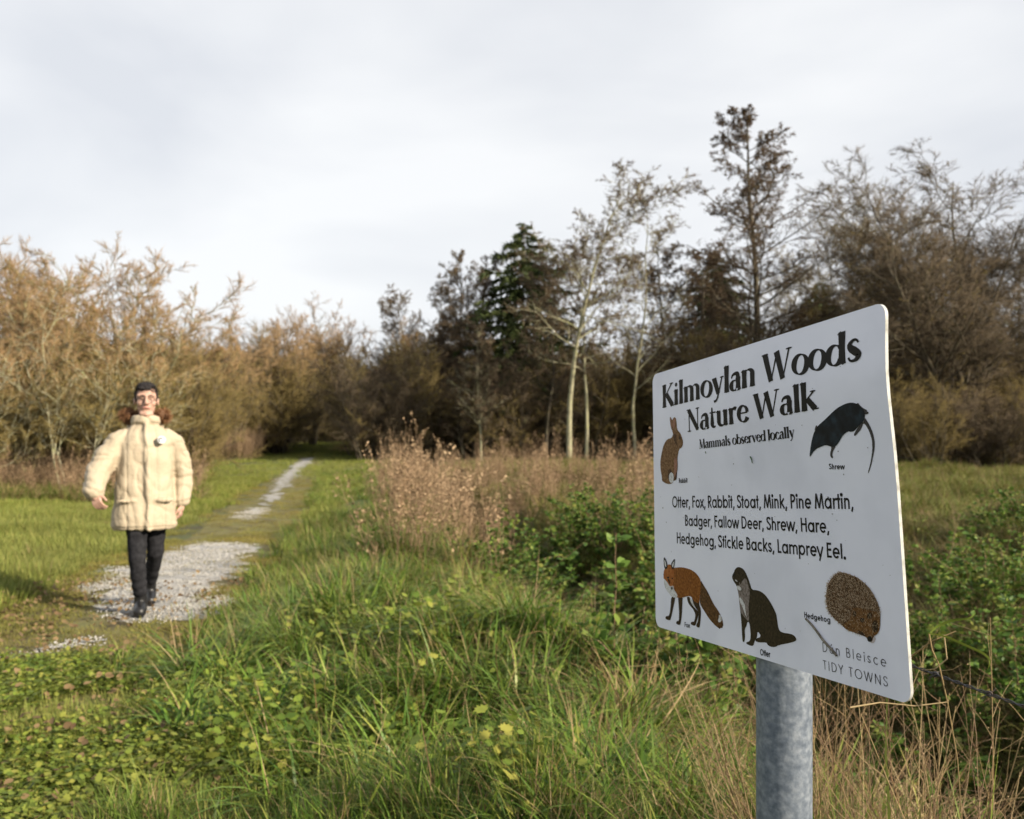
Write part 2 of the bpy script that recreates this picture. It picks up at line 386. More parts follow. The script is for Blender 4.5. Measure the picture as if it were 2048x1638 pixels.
# plate with rounded corners, 4 mm thick
nu, nv = 46, 36; rc = .016
us = np.linspace(0, 1, nu); vs = np.linspace(0, 1, nv)
UU, VV = np.meshgrid(us, vs)
def round_uv(u, v):
    x = u * SW; y = v * SH
    cx_ = np.clip(x, rc, SW - rc); cy_ = np.clip(y, rc, SH - rc)
    dx, dy = x - cx_, y - cy_; d = np.hypot(dx, dy); m = np.maximum(np.abs(dx), np.abs(dy))
    k = np.where((np.abs(dx) > 1e-9) & (np.abs(dy) > 1e-9), m / np.maximum(d, 1e-9), 1.)
    return (cx_ + dx * k) / SW, (cy_ + dy * k) / SH
# finer lines at the rim so that the corners come out round
rim = np.array([0, .2, .4, .6, .8, 1.]) * rc
us = np.unique(np.concatenate([rim / SW, 1 - rim / SW, np.linspace(rc / SW, 1 - rc / SW, nu)])); vs = np.unique(np.concatenate([rim / SH, 1 - rim / SH, np.linspace(rc / SH, 1 - rc / SH, nv)]))
UU, VV = np.meshgrid(us, vs); RU, RV = round_uv(UU, VV); nu, nv = len(us), len(vs)
front = onsign(RU, RV, 0).reshape(-1, 3); back = onsign(RU, RV, -.004).reshape(-1, 3)
ii = (np.arange(nv - 1)[:, None] * nu + np.arange(nu - 1)[None]).ravel()
ft = np.concatenate([np.stack([ii, ii + 1, ii + nu + 1], 1), np.stack([ii, ii + nu + 1, ii + nu], 1)])
b = MB(); b.add(front, ft if _flip > 0 else ft[:, ::-1], 0); b.add(back, ft[:, ::-1] if _flip > 0 else ft, 1)
loop = list(range(nu)) + [r * nu + nu - 1 for r in range(1, nv)] + [(nv - 1) * nu + c for c in range(nu - 2, -1, -1)] + [r * nu for r in range(nv - 2, 0, -1)]
L = len(loop); ev = np.concatenate([front[loop], back[loop]]); k = np.arange(L); k2 = (k + 1) % L
b.add(ev, np.concatenate([np.stack([k, k + L, k2 + L], 1), np.stack([k, k2 + L, k2], 1)]), 1)
plate = link('plate', b.mesh('plate', [M['sign_white'], M['sign_edge']]), sign)
for p in plate.data.polygons:
    if p.material_index == 1: p.use_smooth = False

# post: as close behind the bent plate as it can stand, seen at px 1568
PR = .0405
pu = np.linspace(0, 1, 60); PUU, PVV = np.meshgrid(pu, np.linspace(0, 1, 40)); plate_back = onsign(PUU, PVV, -.004)[..., :2].reshape(-1, 2)
for d in np.arange(1.15, 1.6, .002):
    pc = np.array([(1568 - CX) / FPX * d, d])
    n2 = -np.array([S(1, .5)[1] - S(0, .5)[1], -(S(1, .5)[0] - S(0, .5)[0])]); n2 /= np.linalg.norm(n2)
    if n2[0] < 0: n2 = -n2                               # away from the printed face
    if np.min(np.linalg.norm(plate_back - pc, axis=1)) > PR + .003 and (pc - plate_back.mean(0)) @ n2 > 0: break
POST = pc
zt, zb = 1.50, float(H(*POST)) - .3
z = np.linspace(zb, zt, 14)
pts = np.stack([np.full_like(z, POST[0]), np.full_like(z, POST[1]), z], -1)[None]
V, F = tubes(pts, PR, PR, 40); b = MB().add(V, F)
cap = np.concatenate([V[-40:], [[POST[0], POST[1], zt + .012]]]); b.add(cap, [(i, (i + 1) % 40, 40) for i in range(40)])
post = link('post', b.mesh('post', [M['galv']]), sign)
for zz in (1.22, 1.43):                                 # clips that hold the plate to the post
    a = np.linspace(0, 2 * math.pi, 25); ring = np.stack([POST[0] + (PR + .003) * np.cos(a), POST[1] + (PR + .003) * np.sin(a), np.full_like(a, zz)], -1)
    V, F = tubes(ring[None], .005, .005, 6); link('clip', MB().add(V, F).mesh('clip', [M['galv']]), sign)

# ---- lettering: pen strokes
def arc(cx, cy, rx, ry, a0, a1, n=22):
    a = np.radians(np.linspace(a0, a1, n)); return np.stack([cx + rx * np.cos(a), cy + ry * np.sin(a)], -1)
def ln(*p): return np.array(p, float)
def spl(*p, n=8):
    p = np.array(p, float); q = np.concatenate([[2 * p[0] - p[1]], p, [2 * p[-1] - p[-2]]]); out = []
    for i in range(1, len(q) - 2):
        for t in np.linspace(0, 1, n, endpoint=False):
            a, b_, c, d = q[i - 1], q[i], q[i + 1], q[i + 2]
            out.append(.5 * (2 * b_ + (c - a) * t + (2 * a - 5 * b_ + 4 * c - d) * t * t + (-a + 3 * b_ - 3 * c + d) * t ** 3))
    out.append(p[-1]); return np.array(out)
def sans(ch, h):
    X = .70; r = .34
    o = lambda c: arc(c, X / 2, r - h, X / 2 - h + .01, 0, 360, 40)
    L0 = .07 + h
    if ch == 'o': return .80, [o(.40)]
    if ch == 'a': return .84, [o(.40), ln((.76 - h, 0), (.76 - h, X))]
    if ch == 'b': return .84, [o(.44), ln((L0, 0), (L0, 1.0))]
    if ch == 'd': return .84, [o(.40), ln((.76 - h, 0), (.76 - h, 1.0))]
    if ch == 'p': return .84, [o(.44), ln((L0, -.28), (L0, X))]
    if ch == 'g': return .84, [o(.40), np.concatenate([ln((.76 - h, X), (.76 - h, -.02)), arc(.40, -.02, .36 - h, .27 - h, 0, -150, 16)])]
    if ch == 'c': return .70, [arc(.40, X / 2, r - h, X / 2 - h + .01, 48, 312, 30)]
    if ch == 'e': return .78, [arc(.40, X / 2, r - h, X / 2 - h + .01, 0, 318, 34), ln((.07 + h, X / 2), (.735, X / 2))]
    arch = lambda x0, w: np.concatenate([arc(x0 + w / 2, X - w / 2 * .95 - h, w / 2, w / 2 * .95, 180, 0, 16), ln((x0 + w, 0))])
    if ch == 'n': return .68, [ln((L0, 0), (L0, X)), arch(L0, .52 - 2 * h)]
    if ch == 'h': return .68, [ln((L0, 0), (L0, 1.0)), arch(L0, .52 - 2 * h)]
    if ch == 'm': w = .47 - 2 * h + h; return 1.06, [ln((L0, 0), (L0, X)), arch(L0, w), arch(L0 + w, w)]
    if ch in 'uú':
        w = .52 - 2 * h
        s = [np.concatenate([ln((L0, X)), arc(L0 + w / 2, w / 2 + h, w / 2, w / 2, 180, 360, 16)]), ln((L0 + w, 0), (L0 + w, X))]
        if ch == 'ú': s.append(ln((L0 + w * .4, .82), (L0 + w * .75, 1.0)))
        return .68, s
    if ch == 'r': return .44, [ln((L0, 0), (L0, X)), arc(L0 + .22, X - .22 - h, .22, .22, 180, 62, 10)]
    if ch == 'i': return .07 * 2 + 2 * h, [ln((L0, 0), (L0, X)), arc(L0, .90, .45 * h + .02, .45 * h + .02, 0, 360, 14)]
    if ch == 'l': return .07 * 2 + 2 * h, [ln((L0, 0), (L0, 1.0))]
    if ch == 't': return .36, [ln((.18, 0), (.18, .95)), ln((.01, X - h), (.35, X - h))]
    if ch == 'k': return .66, [ln((L0, 0), (L0, 1.0)), ln((L0, .28), (.56, X)), ln((.23, .42), (.60, 0))]
    if ch == 's': return .52, [spl((.42, X - .13), (.34, X - h - .01), (.22, X - h), (.11, X - .16), (.17, X * .56), (.30, X * .46), (.42, .2), (.36, .06 + h * .4), (.23, h), (.09, .16))]
    if ch == 'w': return .98, [ln((.03, X), (.27, 0)), ln((.27, 0), (.49, X)), ln((.49, X), (.71, 0)), ln((.71, 0), (.95, X))]
    if ch == 'v': return .62, [ln((.03, X), (.31, 0)), ln((.31, 0), (.59, X))]
    if ch == 'y': return .62, [ln((.03, X), (.32, 0)), ln((.60, X), (.22, -.28))]
    if ch == 'x': return .62, [ln((.04, X), (.58, 0)), ln((.04, 0), (.58, X))]
    if ch == ',': return .30, [ln((.19, .13), (.09, -.16))]
    if ch == '.': return .30, [arc(.15, h, h * .55, h * .55, 0, 360, 14)]
    if ch == ' ': return .32, []
    if ch == 'O': return 1.04, [arc(.52, .5, .48 - h, .51 - h, 0, 360, 48)]
    if ch == 'F': return .58, [ln((L0, 0), (L0, 1)), ln((L0, 1 - h), (.54, 1 - h)), ln((L0, .55), (.52, .55))]
    if ch == 'E': return .60, [ln((L0, 0), (L0, 1)), ln((L0, 1 - h), (.54, 1 - h)), ln((L0, .53), (.52, .53)), ln((L0, h), (.54, h))]
    if ch == 'L': return .54, [ln((L0, 0), (L0, 1)), ln((L0, h), (.50, h))]
    if ch == 'I': return .14 + 2 * h, [ln((L0, 0), (L0, 1))]
    if ch == 'T': return .56, [ln((.28, 0), (.28, 1)), ln((.02, 1 - h), (.54, 1 - h))]
    if ch == 'H': return .80, [ln((L0, 0), (L0, 1)), ln((.73 - h, 0), (.73 - h, 1)), ln((L0, .54), (.73 - h, .54))]
    bow = lambda y0, y1, x1: np.concatenate([ln((L0, y1 - h)), arc(x1 - (y1 - y0) / 2, (y0 + y1) / 2, (y1 - y0) / 2 - h, (y1 - y0) / 2 - h, 90, -90, 18), ln((L0, y0 + h))])
    if ch == 'P': return .64, [ln((L0, 0), (L0, 1)), bow(.42, 1, .60)]
    if ch == 'R': return .66, [ln((L0, 0), (L0, 1)), bow(.42, 1, .60), ln((.28, .45), (.60, 0))]
    if ch == 'B': return .66, [ln((L0, 0), (L0, 1)), bow(.5 - h, 1, .54), bow(0, .5 + h, .61)]
    if ch == 'D': return .82, [ln((L0, 0), (L0, 1)), np.concatenate([ln((L0, 1 - h)), arc(.32, .5, .45 - h, .5 - h, 90, -90, 24), ln((L0, h))])]
    if ch == 'S': return .62, [spl((.52, .80), (.43, .96 - h * .5), (.30, 1 - h), (.15, .90), (.11, .75), (.20, .60), (.36, .50), (.50, .36), (.52, .22), (.44, .08 + h * .3), (.28, h), (.14, .08 + h * .3), (.07, .24))]
    if ch == 'M': return 1.0, [ln((.10, 0), (.22, 1)), ln((.22, 1), (.50, .05)), ln((.50, .05), (.78, 1)), ln((.78, 1), (.90, 0))]
    if ch == 'N': return .82, [ln((L0, 0), (L0, 1)), ln((L0, 1), (.75 - h, 0)), ln((.75 - h, 0), (.75 - h, 1))]
    if ch == 'W': return 1.12, [ln((.03, 1), (.30, 0)), ln((.30, 0), (.56, 1)), ln((.56, 1), (.82, 0)), ln((.82, 0), (1.09, 1))]
    if ch == 'Y': return .66, [ln((.04, 1), (.33, .45)), ln((.62, 1), (.33, .45)), ln((.33, .5), (.33, 0))]
    raise KeyError(ch)
TK, TN = .215, .046                                     # thick and thin of the flared roman
def roman(ch):
    """strokes as (points, widths)"""
    X = .66; T, t = TK, TN
    st = lambda x, y0, y1, w=T: (ln((x, y0), (x, (y0 + y1) / 2), (x, y1)), [w * 1.12, w * .94, w * 1.12])
    sf = lambda x, y, l=.20: (ln((x - l / 2, y), (x, y), (x + l / 2, y)), [t * .7, t * 1.5, t * .7])
    hs = lambda x, y: (ln((x - .15, y - .05), (x - .02, y)), [t * .5, t * 2.2])        # slanted flag at the top of a stem
    def bowl(cx, cy, rx, ry, a0=0, a1=360, n=44, tilt=16, T=T):
        p = arc(cx, cy, rx, ry, a0, a1, n); a = np.radians(np.linspace(a0, a1, n))
        k = np.abs(np.cos(a + math.radians(tilt))) ** 1.35; return (p, list(t * 1.0 + (T - t) * k))
    def grad(p, w0, w1): return (p, list(np.linspace(w0, w1, len(p))))
    def arch(x0, w):                                     # branches thin from the stem, comes down thick
        p = np.concatenate([arc(x0 + w * .52, X - .19, w * .48, .17, 172, 0, 16), ln((x0 + w, .25), (x0 + w, 0))])
        return (p, [t * .8 + (T - t * .8) * min(1, max(0, (i - 5) / 9)) ** 1.1 for i in range(16)] + [T * .94, T * 1.1])
    if ch == 'o': return .66, [bowl(.33, X / 2, .25, X / 2 - .005)]
    if ch == 'e': return .60, [bowl(.33, X / 2, .24, X / 2 - .005, 50, 330, 36), bowl(.31, X / 2 + .07, .22, X / 2 - .085, -5, 80, 14, 0, T * .75), grad(ln((.13, .365), (.545, .365)), t * 1.2, t * 1.2)]
    if ch == 'c': return .56, [bowl(.33, X / 2, .24, X / 2 - .005, 55, 320, 34), (arc(.44, X - .11, .055, .055, 0, 360, 12), [.05] * 12)]
    if ch == 'd': return .70, [bowl(.31, X / 2 - .01, .23, X / 2 - .02, 40, 330), st(.55, 0, 1.0), hs(.55, .985), (ln((.55, .02), (.68, .035)), [t * 2.4, t * .6])]
    if ch == 'b': return .68, [bowl(.37, X / 2, .24, X / 2 - .01, -140, 140), st(.14, .02, 1.0), hs(.14, .985)]
    if ch == 'a': return .60, [grad(spl((.10, .48), (.16, .59), (.29, X - .03), (.40, .60), (.43, .45)), t * 1.2, T * .95), st(.43, .06, .47), bowl(.25, .185, .16, .19, 70, 300, 26, 0, T * .92), grad(spl((.43, .40), (.36, .385), (.30, .372)), t, t), (ln((.43, .05), (.50, .01), (.57, .04)), [T * .9, t * 2, t * .7])]
    if ch == 'n': return .72, [st(.16, 0, X), hs(.16, X - .01), arch(.16, .38), sf(.16, .012, .26), sf(.54, .012, .26)]
    if ch == 'm': return 1.08, [st(.16, 0, X), hs(.16, X - .01), arch(.16, .36), arch(.52, .36), sf(.16, .012, .26), sf(.52, .012, .26), sf(.88, .012, .26)]
    if ch == 'u': return .72, [(np.concatenate([ln((.16, X), (.16, .25)), arc(.34, .19, .18, .175, 180, 350, 16)]), [T, T] + [T - (T - t) * min(1, i / 11) for i in range(16)]), st(.54, 0, X), hs(.16, X - .01), hs(.54, X - .01), (ln((.54, .02), (.67, .035)), [t * 2.4, t * .6])]
    if ch == 'r': return .52, [st(.16, 0, X), hs(.16, X - .01), grad(spl((.17, .42), (.25, .58), (.37, .63), (.45, .585)), t, T * .85), sf(.16, .012, .26)]
    if ch == 'i': return .34, [st(.17, 0, X), hs(.17, X - .01), sf(.17, .012, .26), (arc(.17, .87, .045, .05, 0, 360, 14), [.075] * 14)]
    if ch == 'l': return .34, [st(.17, 0, 1.02), hs(.17, 1.005), sf(.17, .012, .26)]
    if ch == 't': return .44, [(np.concatenate([ln((.18, .86), (.18, .2)), arc(.30, .15, .12, .14, 180, 310, 10)]), [T * .3, T] + list(np.linspace(T, t, 10))), (ln((.04, X - .02), (.40, X - .02)), [t * 1.3, t * 1.3])]
    if ch == 'k': return .70, [st(.16, 0, 1.02), hs(.16, 1.005), grad(ln((.20, .32), (.56, .63)), t, t * 1.3), grad(ln((.30, .40), (.60, .01)), T * .9, T * 1.05), sf(.16, .012, .26), sf(.54, .645, .22), sf(.63, .012, .24)]
    if ch == 's': return .52, [(spl((.41, X - .12), (.34, X - .03), (.24, X - .025), (.13, X - .13), (.17, .41), (.29, .30), (.40, .18), (.36, .06), (.25, .02), (.15, .035), (.08, .14), n=6), None)]
    if ch == 'v': return .64, [grad(ln((.12, X), (.34, 0)), T * 1.05, T * .85), grad(ln((.54, X), (.34, .02)), t * 1.4, t), sf(.13, X - .012, .24), sf(.54, X - .012, .2)]
    if ch == 'y': return .64, [grad(ln((.12, X), (.34, .03)), T * 1.05, T * .9), grad(spl((.55, X), (.36, .06), (.25, -.2), (.10, -.26)), t * 1.3, t * 2.2), sf(.13, X - .012, .24), sf(.55, X - .012, .2)]
    if ch == 'K': return .82, [st(.17, 0, 1), sf(.17, .987, .28), sf(.17, .013, .28), grad(ln((.22, .48), (.66, .97)), t, t * 1.4), grad(ln((.31, .58), (.72, .02)), T * .95, T * 1.1), sf(.66, .987, .24), sf(.74, .013, .26)]
    if ch == 'W': return 1.30, [grad(ln((.14, 1), (.40, 0)), T * 1.05, T * .9), grad(ln((.66, .97), (.41, .02)), t * 1.5, t), grad(ln((.64, 1), (.90, 0)), T * 1.05, T * .9), grad(ln((1.16, .98), (.91, .02)), t * 1.4, t), sf(.14, .987, .28), sf(1.16, .987, .24)]
    if ch == 'N': return .92, [grad(ln((.19, 0), (.19, 1)), t * 1.3, t * 1.5), grad(ln((.17, .98), (.74, .03)), T * 1.05, T * .95), grad(ln((.75, 0), (.75, 1)), t, t * 1.4), sf(.19, .013, .24), sf(.14, .987, .22), sf(.75, .987, .24)]
    if ch == 'M': return 1.10, [grad(ln((.18, 0), (.22, 1)), t * 1.3, t * 1.5), grad(ln((.22, .98), (.52, .03)), T, T * .9), grad(ln((.84, .98), (.54, .03)), t * 1.4, t), grad(ln((.86, 1), (.92, 0)), T, T * 1.1), sf(.18, .013, .24), sf(.92, .013, .28), sf(.20, .987, .2), sf(.87, .987, .22)]
    if ch == ' ': return .30, []
    raise KeyError(ch)
def ribbon(p, w):
    p = np.asarray(p, float); w = np.broadcast_to(np.asarray(w, float), (len(p),))
    d = np.gradient(p, axis=0)
    if len(p) > 3 and np.allclose(p[0], p[-1], atol=1e-6): d[0] = d[-1] = p[1] - p[-2]
    n = np.stack([-d[:, 1], d[:, 0]], -1); n /= np.maximum(np.linalg.norm(n, axis=1, keepdims=True), 1e-9)
    V = np.concatenate([p + n * w[:, None] / 2, p - n * w[:, None] / 2]); k = len(p); i = np.arange(k - 1)
    F = np.concatenate([np.stack([i, i + 1, i + k + 1], 1), np.stack([i, i + k + 1, i + k], 1)])
    return V, F
def letter_line(text, a, e, top, style='sans', h=.075, spacing=0., name='lettering', parent=None):
    """text along the plate from pixel a to pixel e (base line), capitals up to row top above a"""
    (u0, u1, ut), (v0, v1, vt) = UV([a[0], e[0], a[0]], [a[1], e[1], top])
    cap = (vt - v0) * SH
    x = 0.; items = []
    for c in text:
        adv, ss = (sans(c, h) if style == 'sans' else roman(c))
        for s in ss:
            if style == 'sans': items.append((x, s, 2 * h))
            else:
                p, w = s
                if w is None:
                    k = np.linspace(0, 1, len(p)); w = TN * 1.3 + (TK * 1.02 - TN) * np.exp(-((k - .5) / .24) ** 2)
                items.append((x, p, w))
        x += adv + spacing
    tot = x - spacing - (.07 if style == 'sans' else .12); off = .04 if style == 'sans' else .08
    sx = (u1 - u0) * SW / (tot - off) ; b = MB()
    for k, (x0, p, w) in enumerate(items):
        # build the ribbon in letter space, then squeeze it on to the line
        V, F = ribbon(np.stack([(p[:, 0]), p[:, 1]], -1), w)
        t_ = (V[:, 0] + x0 - off) * sx / SW; uu = u0 + t_; vv = v0 + (v1 - v0) * (t_ / (u1 - u0)) + V[:, 1] * cap / SH
        b.add(onsign(uu, vv, .00035 + .00003 * (k % 9)), F)
    o = link(name, b.mesh(name, [M['print_black']]), parent); return o
LT = [("Kilmoylan Woods", (1326.7, 815.5), (1717, 720), 771, 'roman', 0, -.02), ("Nature Walk", (1376, 863.5), (1630, 818), 820, 'roman', 0, -.02),
      ("Mammals observed locally", (1399.5, 897.5), (1588, 874.5), 879, 'roman', 0, -.02),
      ("Rabbit", (1358, 966), (1375, 965.4), 956.5, 'sans', .085, 0), ("Shrew", (1659, 938.5), (1689.3, 938.5), 927.3, 'sans', .085, .03),
      ("Otter, Fox, Rabbit, Stoat, Mink, Pine Martin,", (1345, 1015), (1707, 1018), 992.4, 'sans', .072, 0),
      ("Badger, Fallow Deer, Shrew, Hare,", (1370.3, 1051.4), (1658.5, 1066), 1029.4, 'sans', .072, 0),
      ("Hedgehog, Stickle Backs, Lamprey Eel.", (1353.9, 1086.6), (1692, 1118.3), 1064.4, 'sans', .072, 0),
      ("Fox", (1369.4, 1253.7), (1380, 1255.6), 1244, 'sans', .085, 0), ("Otter", (1520.9, 1310.2), (1540.5, 1314.8), 1297.5, 'sans', .085, 0),
      ("Hedgehog", (1608.8, 1234.9), (1661.3, 1245.8), 1223.4, 'sans', .085, .02),
      ("Dún Bleisce", (1645.8, 1302.9), (1772.6, 1333.7), 1284.5, 'sans', .040, .28), ("TIDY TOWNS", (1647.2, 1338.1), (1776, 1373.8), 1320.2, 'sans', .040, .22)]
for t_, a, e, top, sty, h, sp in LT: letter_line(t_, a, e, top, sty, h, sp, parent=plate)

# ---- printed pictures: outlines on the plate
_lay = [0]
def blob(b, pts, off, sc, mat, smooth=1):
    p = smooth_poly(np.array(pts, float), smooth) if smooth else np.array(pts, float)
    px = off[0] + p[:, 0] / sc; py = off[1] + p[:, 1] / sc
    u, v = UV(px, py)
    bm = bmesh.new(); vs_ = [bm.verts.new((a * SW, c * SH, 0)) for a, c in zip(u, v)]
    bm.faces.new(vs_); bmesh.ops.triangulate(bm, faces=bm.faces[:])
    for _ in range(4):
        le = [e for e in bm.edges if e.calc_length() > .012]
        if not le: break
        bmesh.ops.subdivide_edges(bm, edges=le, cuts=1); bmesh.ops.triangulate(bm, faces=bm.faces[:])
    bm.verts.index_update()
    V = np.array([q.co[:2] for q in bm.verts]); F = np.array([[q.index for q in f.verts] for f in bm.faces]); bm.free()
    _lay[0] += 1
    b.add(onsign(V[:, 0] / SW, V[:, 1] / SH, .0003 + .00004 * _lay[0]), F, mat)
def ell(cx, cy, rx, ry, n=18, a=0):
    t = np.linspace(0, 2 * math.pi, n, endpoint=False); x = rx * np.cos(t); y = ry * np.sin(t); c, s = math.cos(a), math.sin(a)
    return list(zip(cx + x * c - y * s, cy + x * s + y * c))
def picture(name, off, sc, mats, shapes, extra=None):
    b = MB(); _lay[0] = 0
    for mi, pts in shapes: blob(b, pts, off, sc, mi)
    if extra: extra(b)
    return link(name, b.mesh(name, [M[m] for m in mats]), plate)
picture('fox_picture', (1310, 1100), 9.633, ['fox_orange', 'fox_head', 'fox_dark', 'fox_tail', 'cream', 'print_black'], [
    (3, [(880, 570), (940, 680), (1000, 770), (1060, 890), (1130, 1040), (1210, 1150), (1260, 1240), (1295, 1310), (1322, 1450), (1306, 1470), (1300, 1505), (1270, 1495), (1250, 1525), (1220, 1495), (1180, 1470), (1100, 1390), (1030, 1300), (980, 1220), (910, 1110), (865, 1030), (870, 900), (885, 750)]),
    (4, [(1240, 1240), (1275, 1270), (1295, 1350), (1250, 1400), (1212, 1370), (1232, 1300)]),
    (2, [(615, 895), (680, 905), (700, 1010), (770, 1120), (850, 1190), (845, 1240), (830, 1300), (800, 1390), (780, 1470), (690, 1430), (695, 1395), (720, 1378), (755, 1388), (780, 1290), (780, 1230), (740, 1140), (660, 1050), (630, 980)]),
    (4, [(675, 915), (705, 940), (740, 1020), (775, 1120), (740, 1085), (690, 1000)]),
    (2, [(318, 890), (395, 900), (380, 1000), (350, 1130), (325, 1260), (300, 1340), (280, 1355), (208, 1330), (205, 1290), (230, 1268), (262, 1275), (290, 1220), (305, 1080)]),
    (2, [(700, 860), (870, 880), (850, 1040), (890, 1140), (885, 1300), (875, 1400), (860, 1500), (800, 1480), (805, 1420), (830, 1390), (845, 1250), (855, 1200), (790, 1120), (740, 1020)]),
    (2, [(445, 880), (535, 880), (530, 1050), (520, 1250), (505, 1370), (490, 1450), (412, 1425), (415, 1385), (440, 1360), (462, 1370), (470, 1270), (465, 1100)]),
    (0, [(260, 300), (345, 335), (385, 345), (440, 333), (540, 333), (640, 355), (730, 395), (800, 450), (850, 515), (880, 570), (890, 650), (885, 780), (870, 900), (855, 1020), (800, 1020), (740, 960), (700, 890), (640, 885), (540, 915), (440, 925), (380, 870), (330, 760), (280, 640), (230, 560), (180, 480)]),
    (4, [(176, 565), (215, 580), (255, 610), (290, 690), (350, 660), (375, 770), (430, 840), (442, 915), (340, 912), (280, 840), (205, 740), (182, 660)]),
    (1, [(180, 380), (250, 285), (290, 275), (318, 290), (368, 380), (376, 470), (362, 620), (350, 690), (310, 712), (285, 690), (250, 630), (205, 575), (170, 545), (170, 480)]),
    (5, [(172, 160), (188, 133), (218, 185), (242, 260), (252, 330), (228, 370), (185, 355), (176, 260)]), (4, [(184, 190), (205, 200), (228, 300), (215, 335), (196, 300)]),
    (5, [(385, 166), (393, 190), (378, 290), (362, 372), (338, 372), (312, 285), (335, 225)]), (4, [(382, 205), (368, 300), (352, 340), (330, 300), (350, 250)]),
    (4, [(290, 700), (345, 690), (365, 760), (325, 790), (295, 750)]), (5, ell(333, 735, 17, 30)), (5, ell(262, 528, 22, 16)), (5, ell(342, 548, 14, 18)), (2, ell(280, 600, 14, 60, 14, -.3)),
])
picture('otter_picture', (1450, 1120), 8.19, ['otter_dark', 'otter_light', 'cream', 'print_black'], [
    (0, [(205, 115), (250, 117), (300, 145), (340, 200), (375, 280), (410, 380), (440, 488), (530, 493), (600, 520), (670, 580), (740, 680), (800, 790), (845, 890), (860, 1000), (878, 1130), (930, 1188), (1080, 1208), (1140, 1238), (1172, 1290), (1165, 1325), (1080, 1355), (880, 1392), (825, 1428), (750, 1422), (695, 1385), (685, 1350), (560, 1350), (500, 1330), (505, 1290), (600, 1255), (535, 1155), (525, 1280), (490, 1320), (465, 1412), (400, 1397), (350, 1370), (355, 1345), (410, 1330), (425, 1250), (415, 1120), (400, 1020), (370, 1010), (355, 1080), (330, 1120), (325, 1180), (332, 1230), (325, 1320), (310, 1347), (290, 1335), (280, 1200), (270, 1000), (255, 850), (235, 680), (225, 560), (195, 420), (150, 360), (116, 290), (125, 240), (150, 200), (165, 150)]),
    (1, [(190, 410), (250, 415), (300, 320), (345, 290), (380, 400), (410, 500), (400, 640), (385, 800), (402, 1010), (360, 980), (310, 920), (258, 860), (240, 700), (225, 560)]),
    (2, [(190, 412), (258, 440), (280, 485), (240, 505), (212, 480)]), (2, [(233, 590), (310, 680), (332, 760), (345, 880), (368, 960), (330, 880), (290, 760), (245, 690)]),
    (3, ell(152, 240, 22, 18)), (3, ell(232, 215, 12, 12)), (2, [(165, 315), (205, 335), (212, 360), (185, 350)]), (1, [(235, 365), (255, 370), (250, 410), (238, 395)]),
])
picture('rabbit_picture', (1310, 820), 10.24, ['rabbit', 'rabbit_ear', 'cream', 'fox_dark', 'print_black', 'hog_base'], [
    (0, [(370, 520), (330, 580), (270, 590), (220, 640), (180, 720), (150, 830), (125, 960), (110, 1080), (120, 1240), (145, 1370), (142, 1450), (215, 1500), (290, 1522), (360, 1500), (375, 1450), (440, 1435), (455, 1300), (472, 1150), (460, 1010), (480, 870), (505, 787), (530, 787), (572, 730), (577, 640), (555, 560), (520, 470), (455, 403), (447, 270), (430, 165), (400, 142), (372, 175), (357, 215), (320, 132), (306, 160), (312, 260), (335, 380), (372, 465)]),
    (1, [(365, 215), (395, 165), (422, 205), (415, 320), (395, 400), (365, 340)]), (1, [(316, 175), (345, 230), (352, 330), (345, 380), (325, 290)]),
    (5, ell(312, 1330, 48, 120)), (2, ell(340, 1385, 50, 108)), (4, ell(516, 568, 14, 38)), (5, [(380, 500), (440, 480), (440, 640), (480, 780), (430, 700), (380, 580)]),
    (1, [(400, 960), (460, 1010), (466, 1140), (440, 1300), (410, 1400), (395, 1280), (400, 1100)]), (5, [(450, 1240), (452, 1420), (400, 1440), (425, 1330)]),
])
picture('shrew_picture', (1600, 790), 9.635, ['shrew', 'shrew_limb', 'cream'], [
    (1, [(1180, 480), (1235, 500), (1190, 650), (1110, 745), (1062, 794), (1038, 770), (1060, 720), (1145, 585)]),
    (1, [(1240, 420), (1300, 500), (1350, 590), (1400, 700), (1430, 810), (1446, 930), (1440, 1050), (1410, 1200), (1370, 1380), (1322, 1507), (1313, 1497), (1370, 1270), (1400, 1050), (1395, 900), (1365, 770), (1300, 620), (1215, 510)]),
    (1, [(600, 960), (700, 980), (650, 1060), (622, 1150), (643, 1190), (637, 1227), (590, 1190), (583, 1120), (610, 1040)]),
    (1, [(1090, 170), (1125, 148), (1150, 190), (1230, 258), (1312, 296), (1280, 305), (1334, 332), (1315, 368), (1240, 375), (1180, 300)]),
    (1, [(285, 690), (300, 610), (325, 578), (345, 605), (320, 650)]),
    (0, [(188, 1170), (205, 1030), (230, 880), (265, 750), (300, 670), (345, 600), (420, 530), (500, 460), (580, 380), (700, 265), (800, 205), (900, 160), (1000, 142), (1100, 165), (1170, 225), (1240, 290), (1258, 380), (1250, 440), (1225, 510), (1140, 590), (1060, 690), (990, 712), (930, 697), (830, 775), (790, 850), (740, 930), (690, 990), (620, 1002), (500, 960), (400, 1000), (320, 1035), (250, 1110), (202, 1190)]),
])
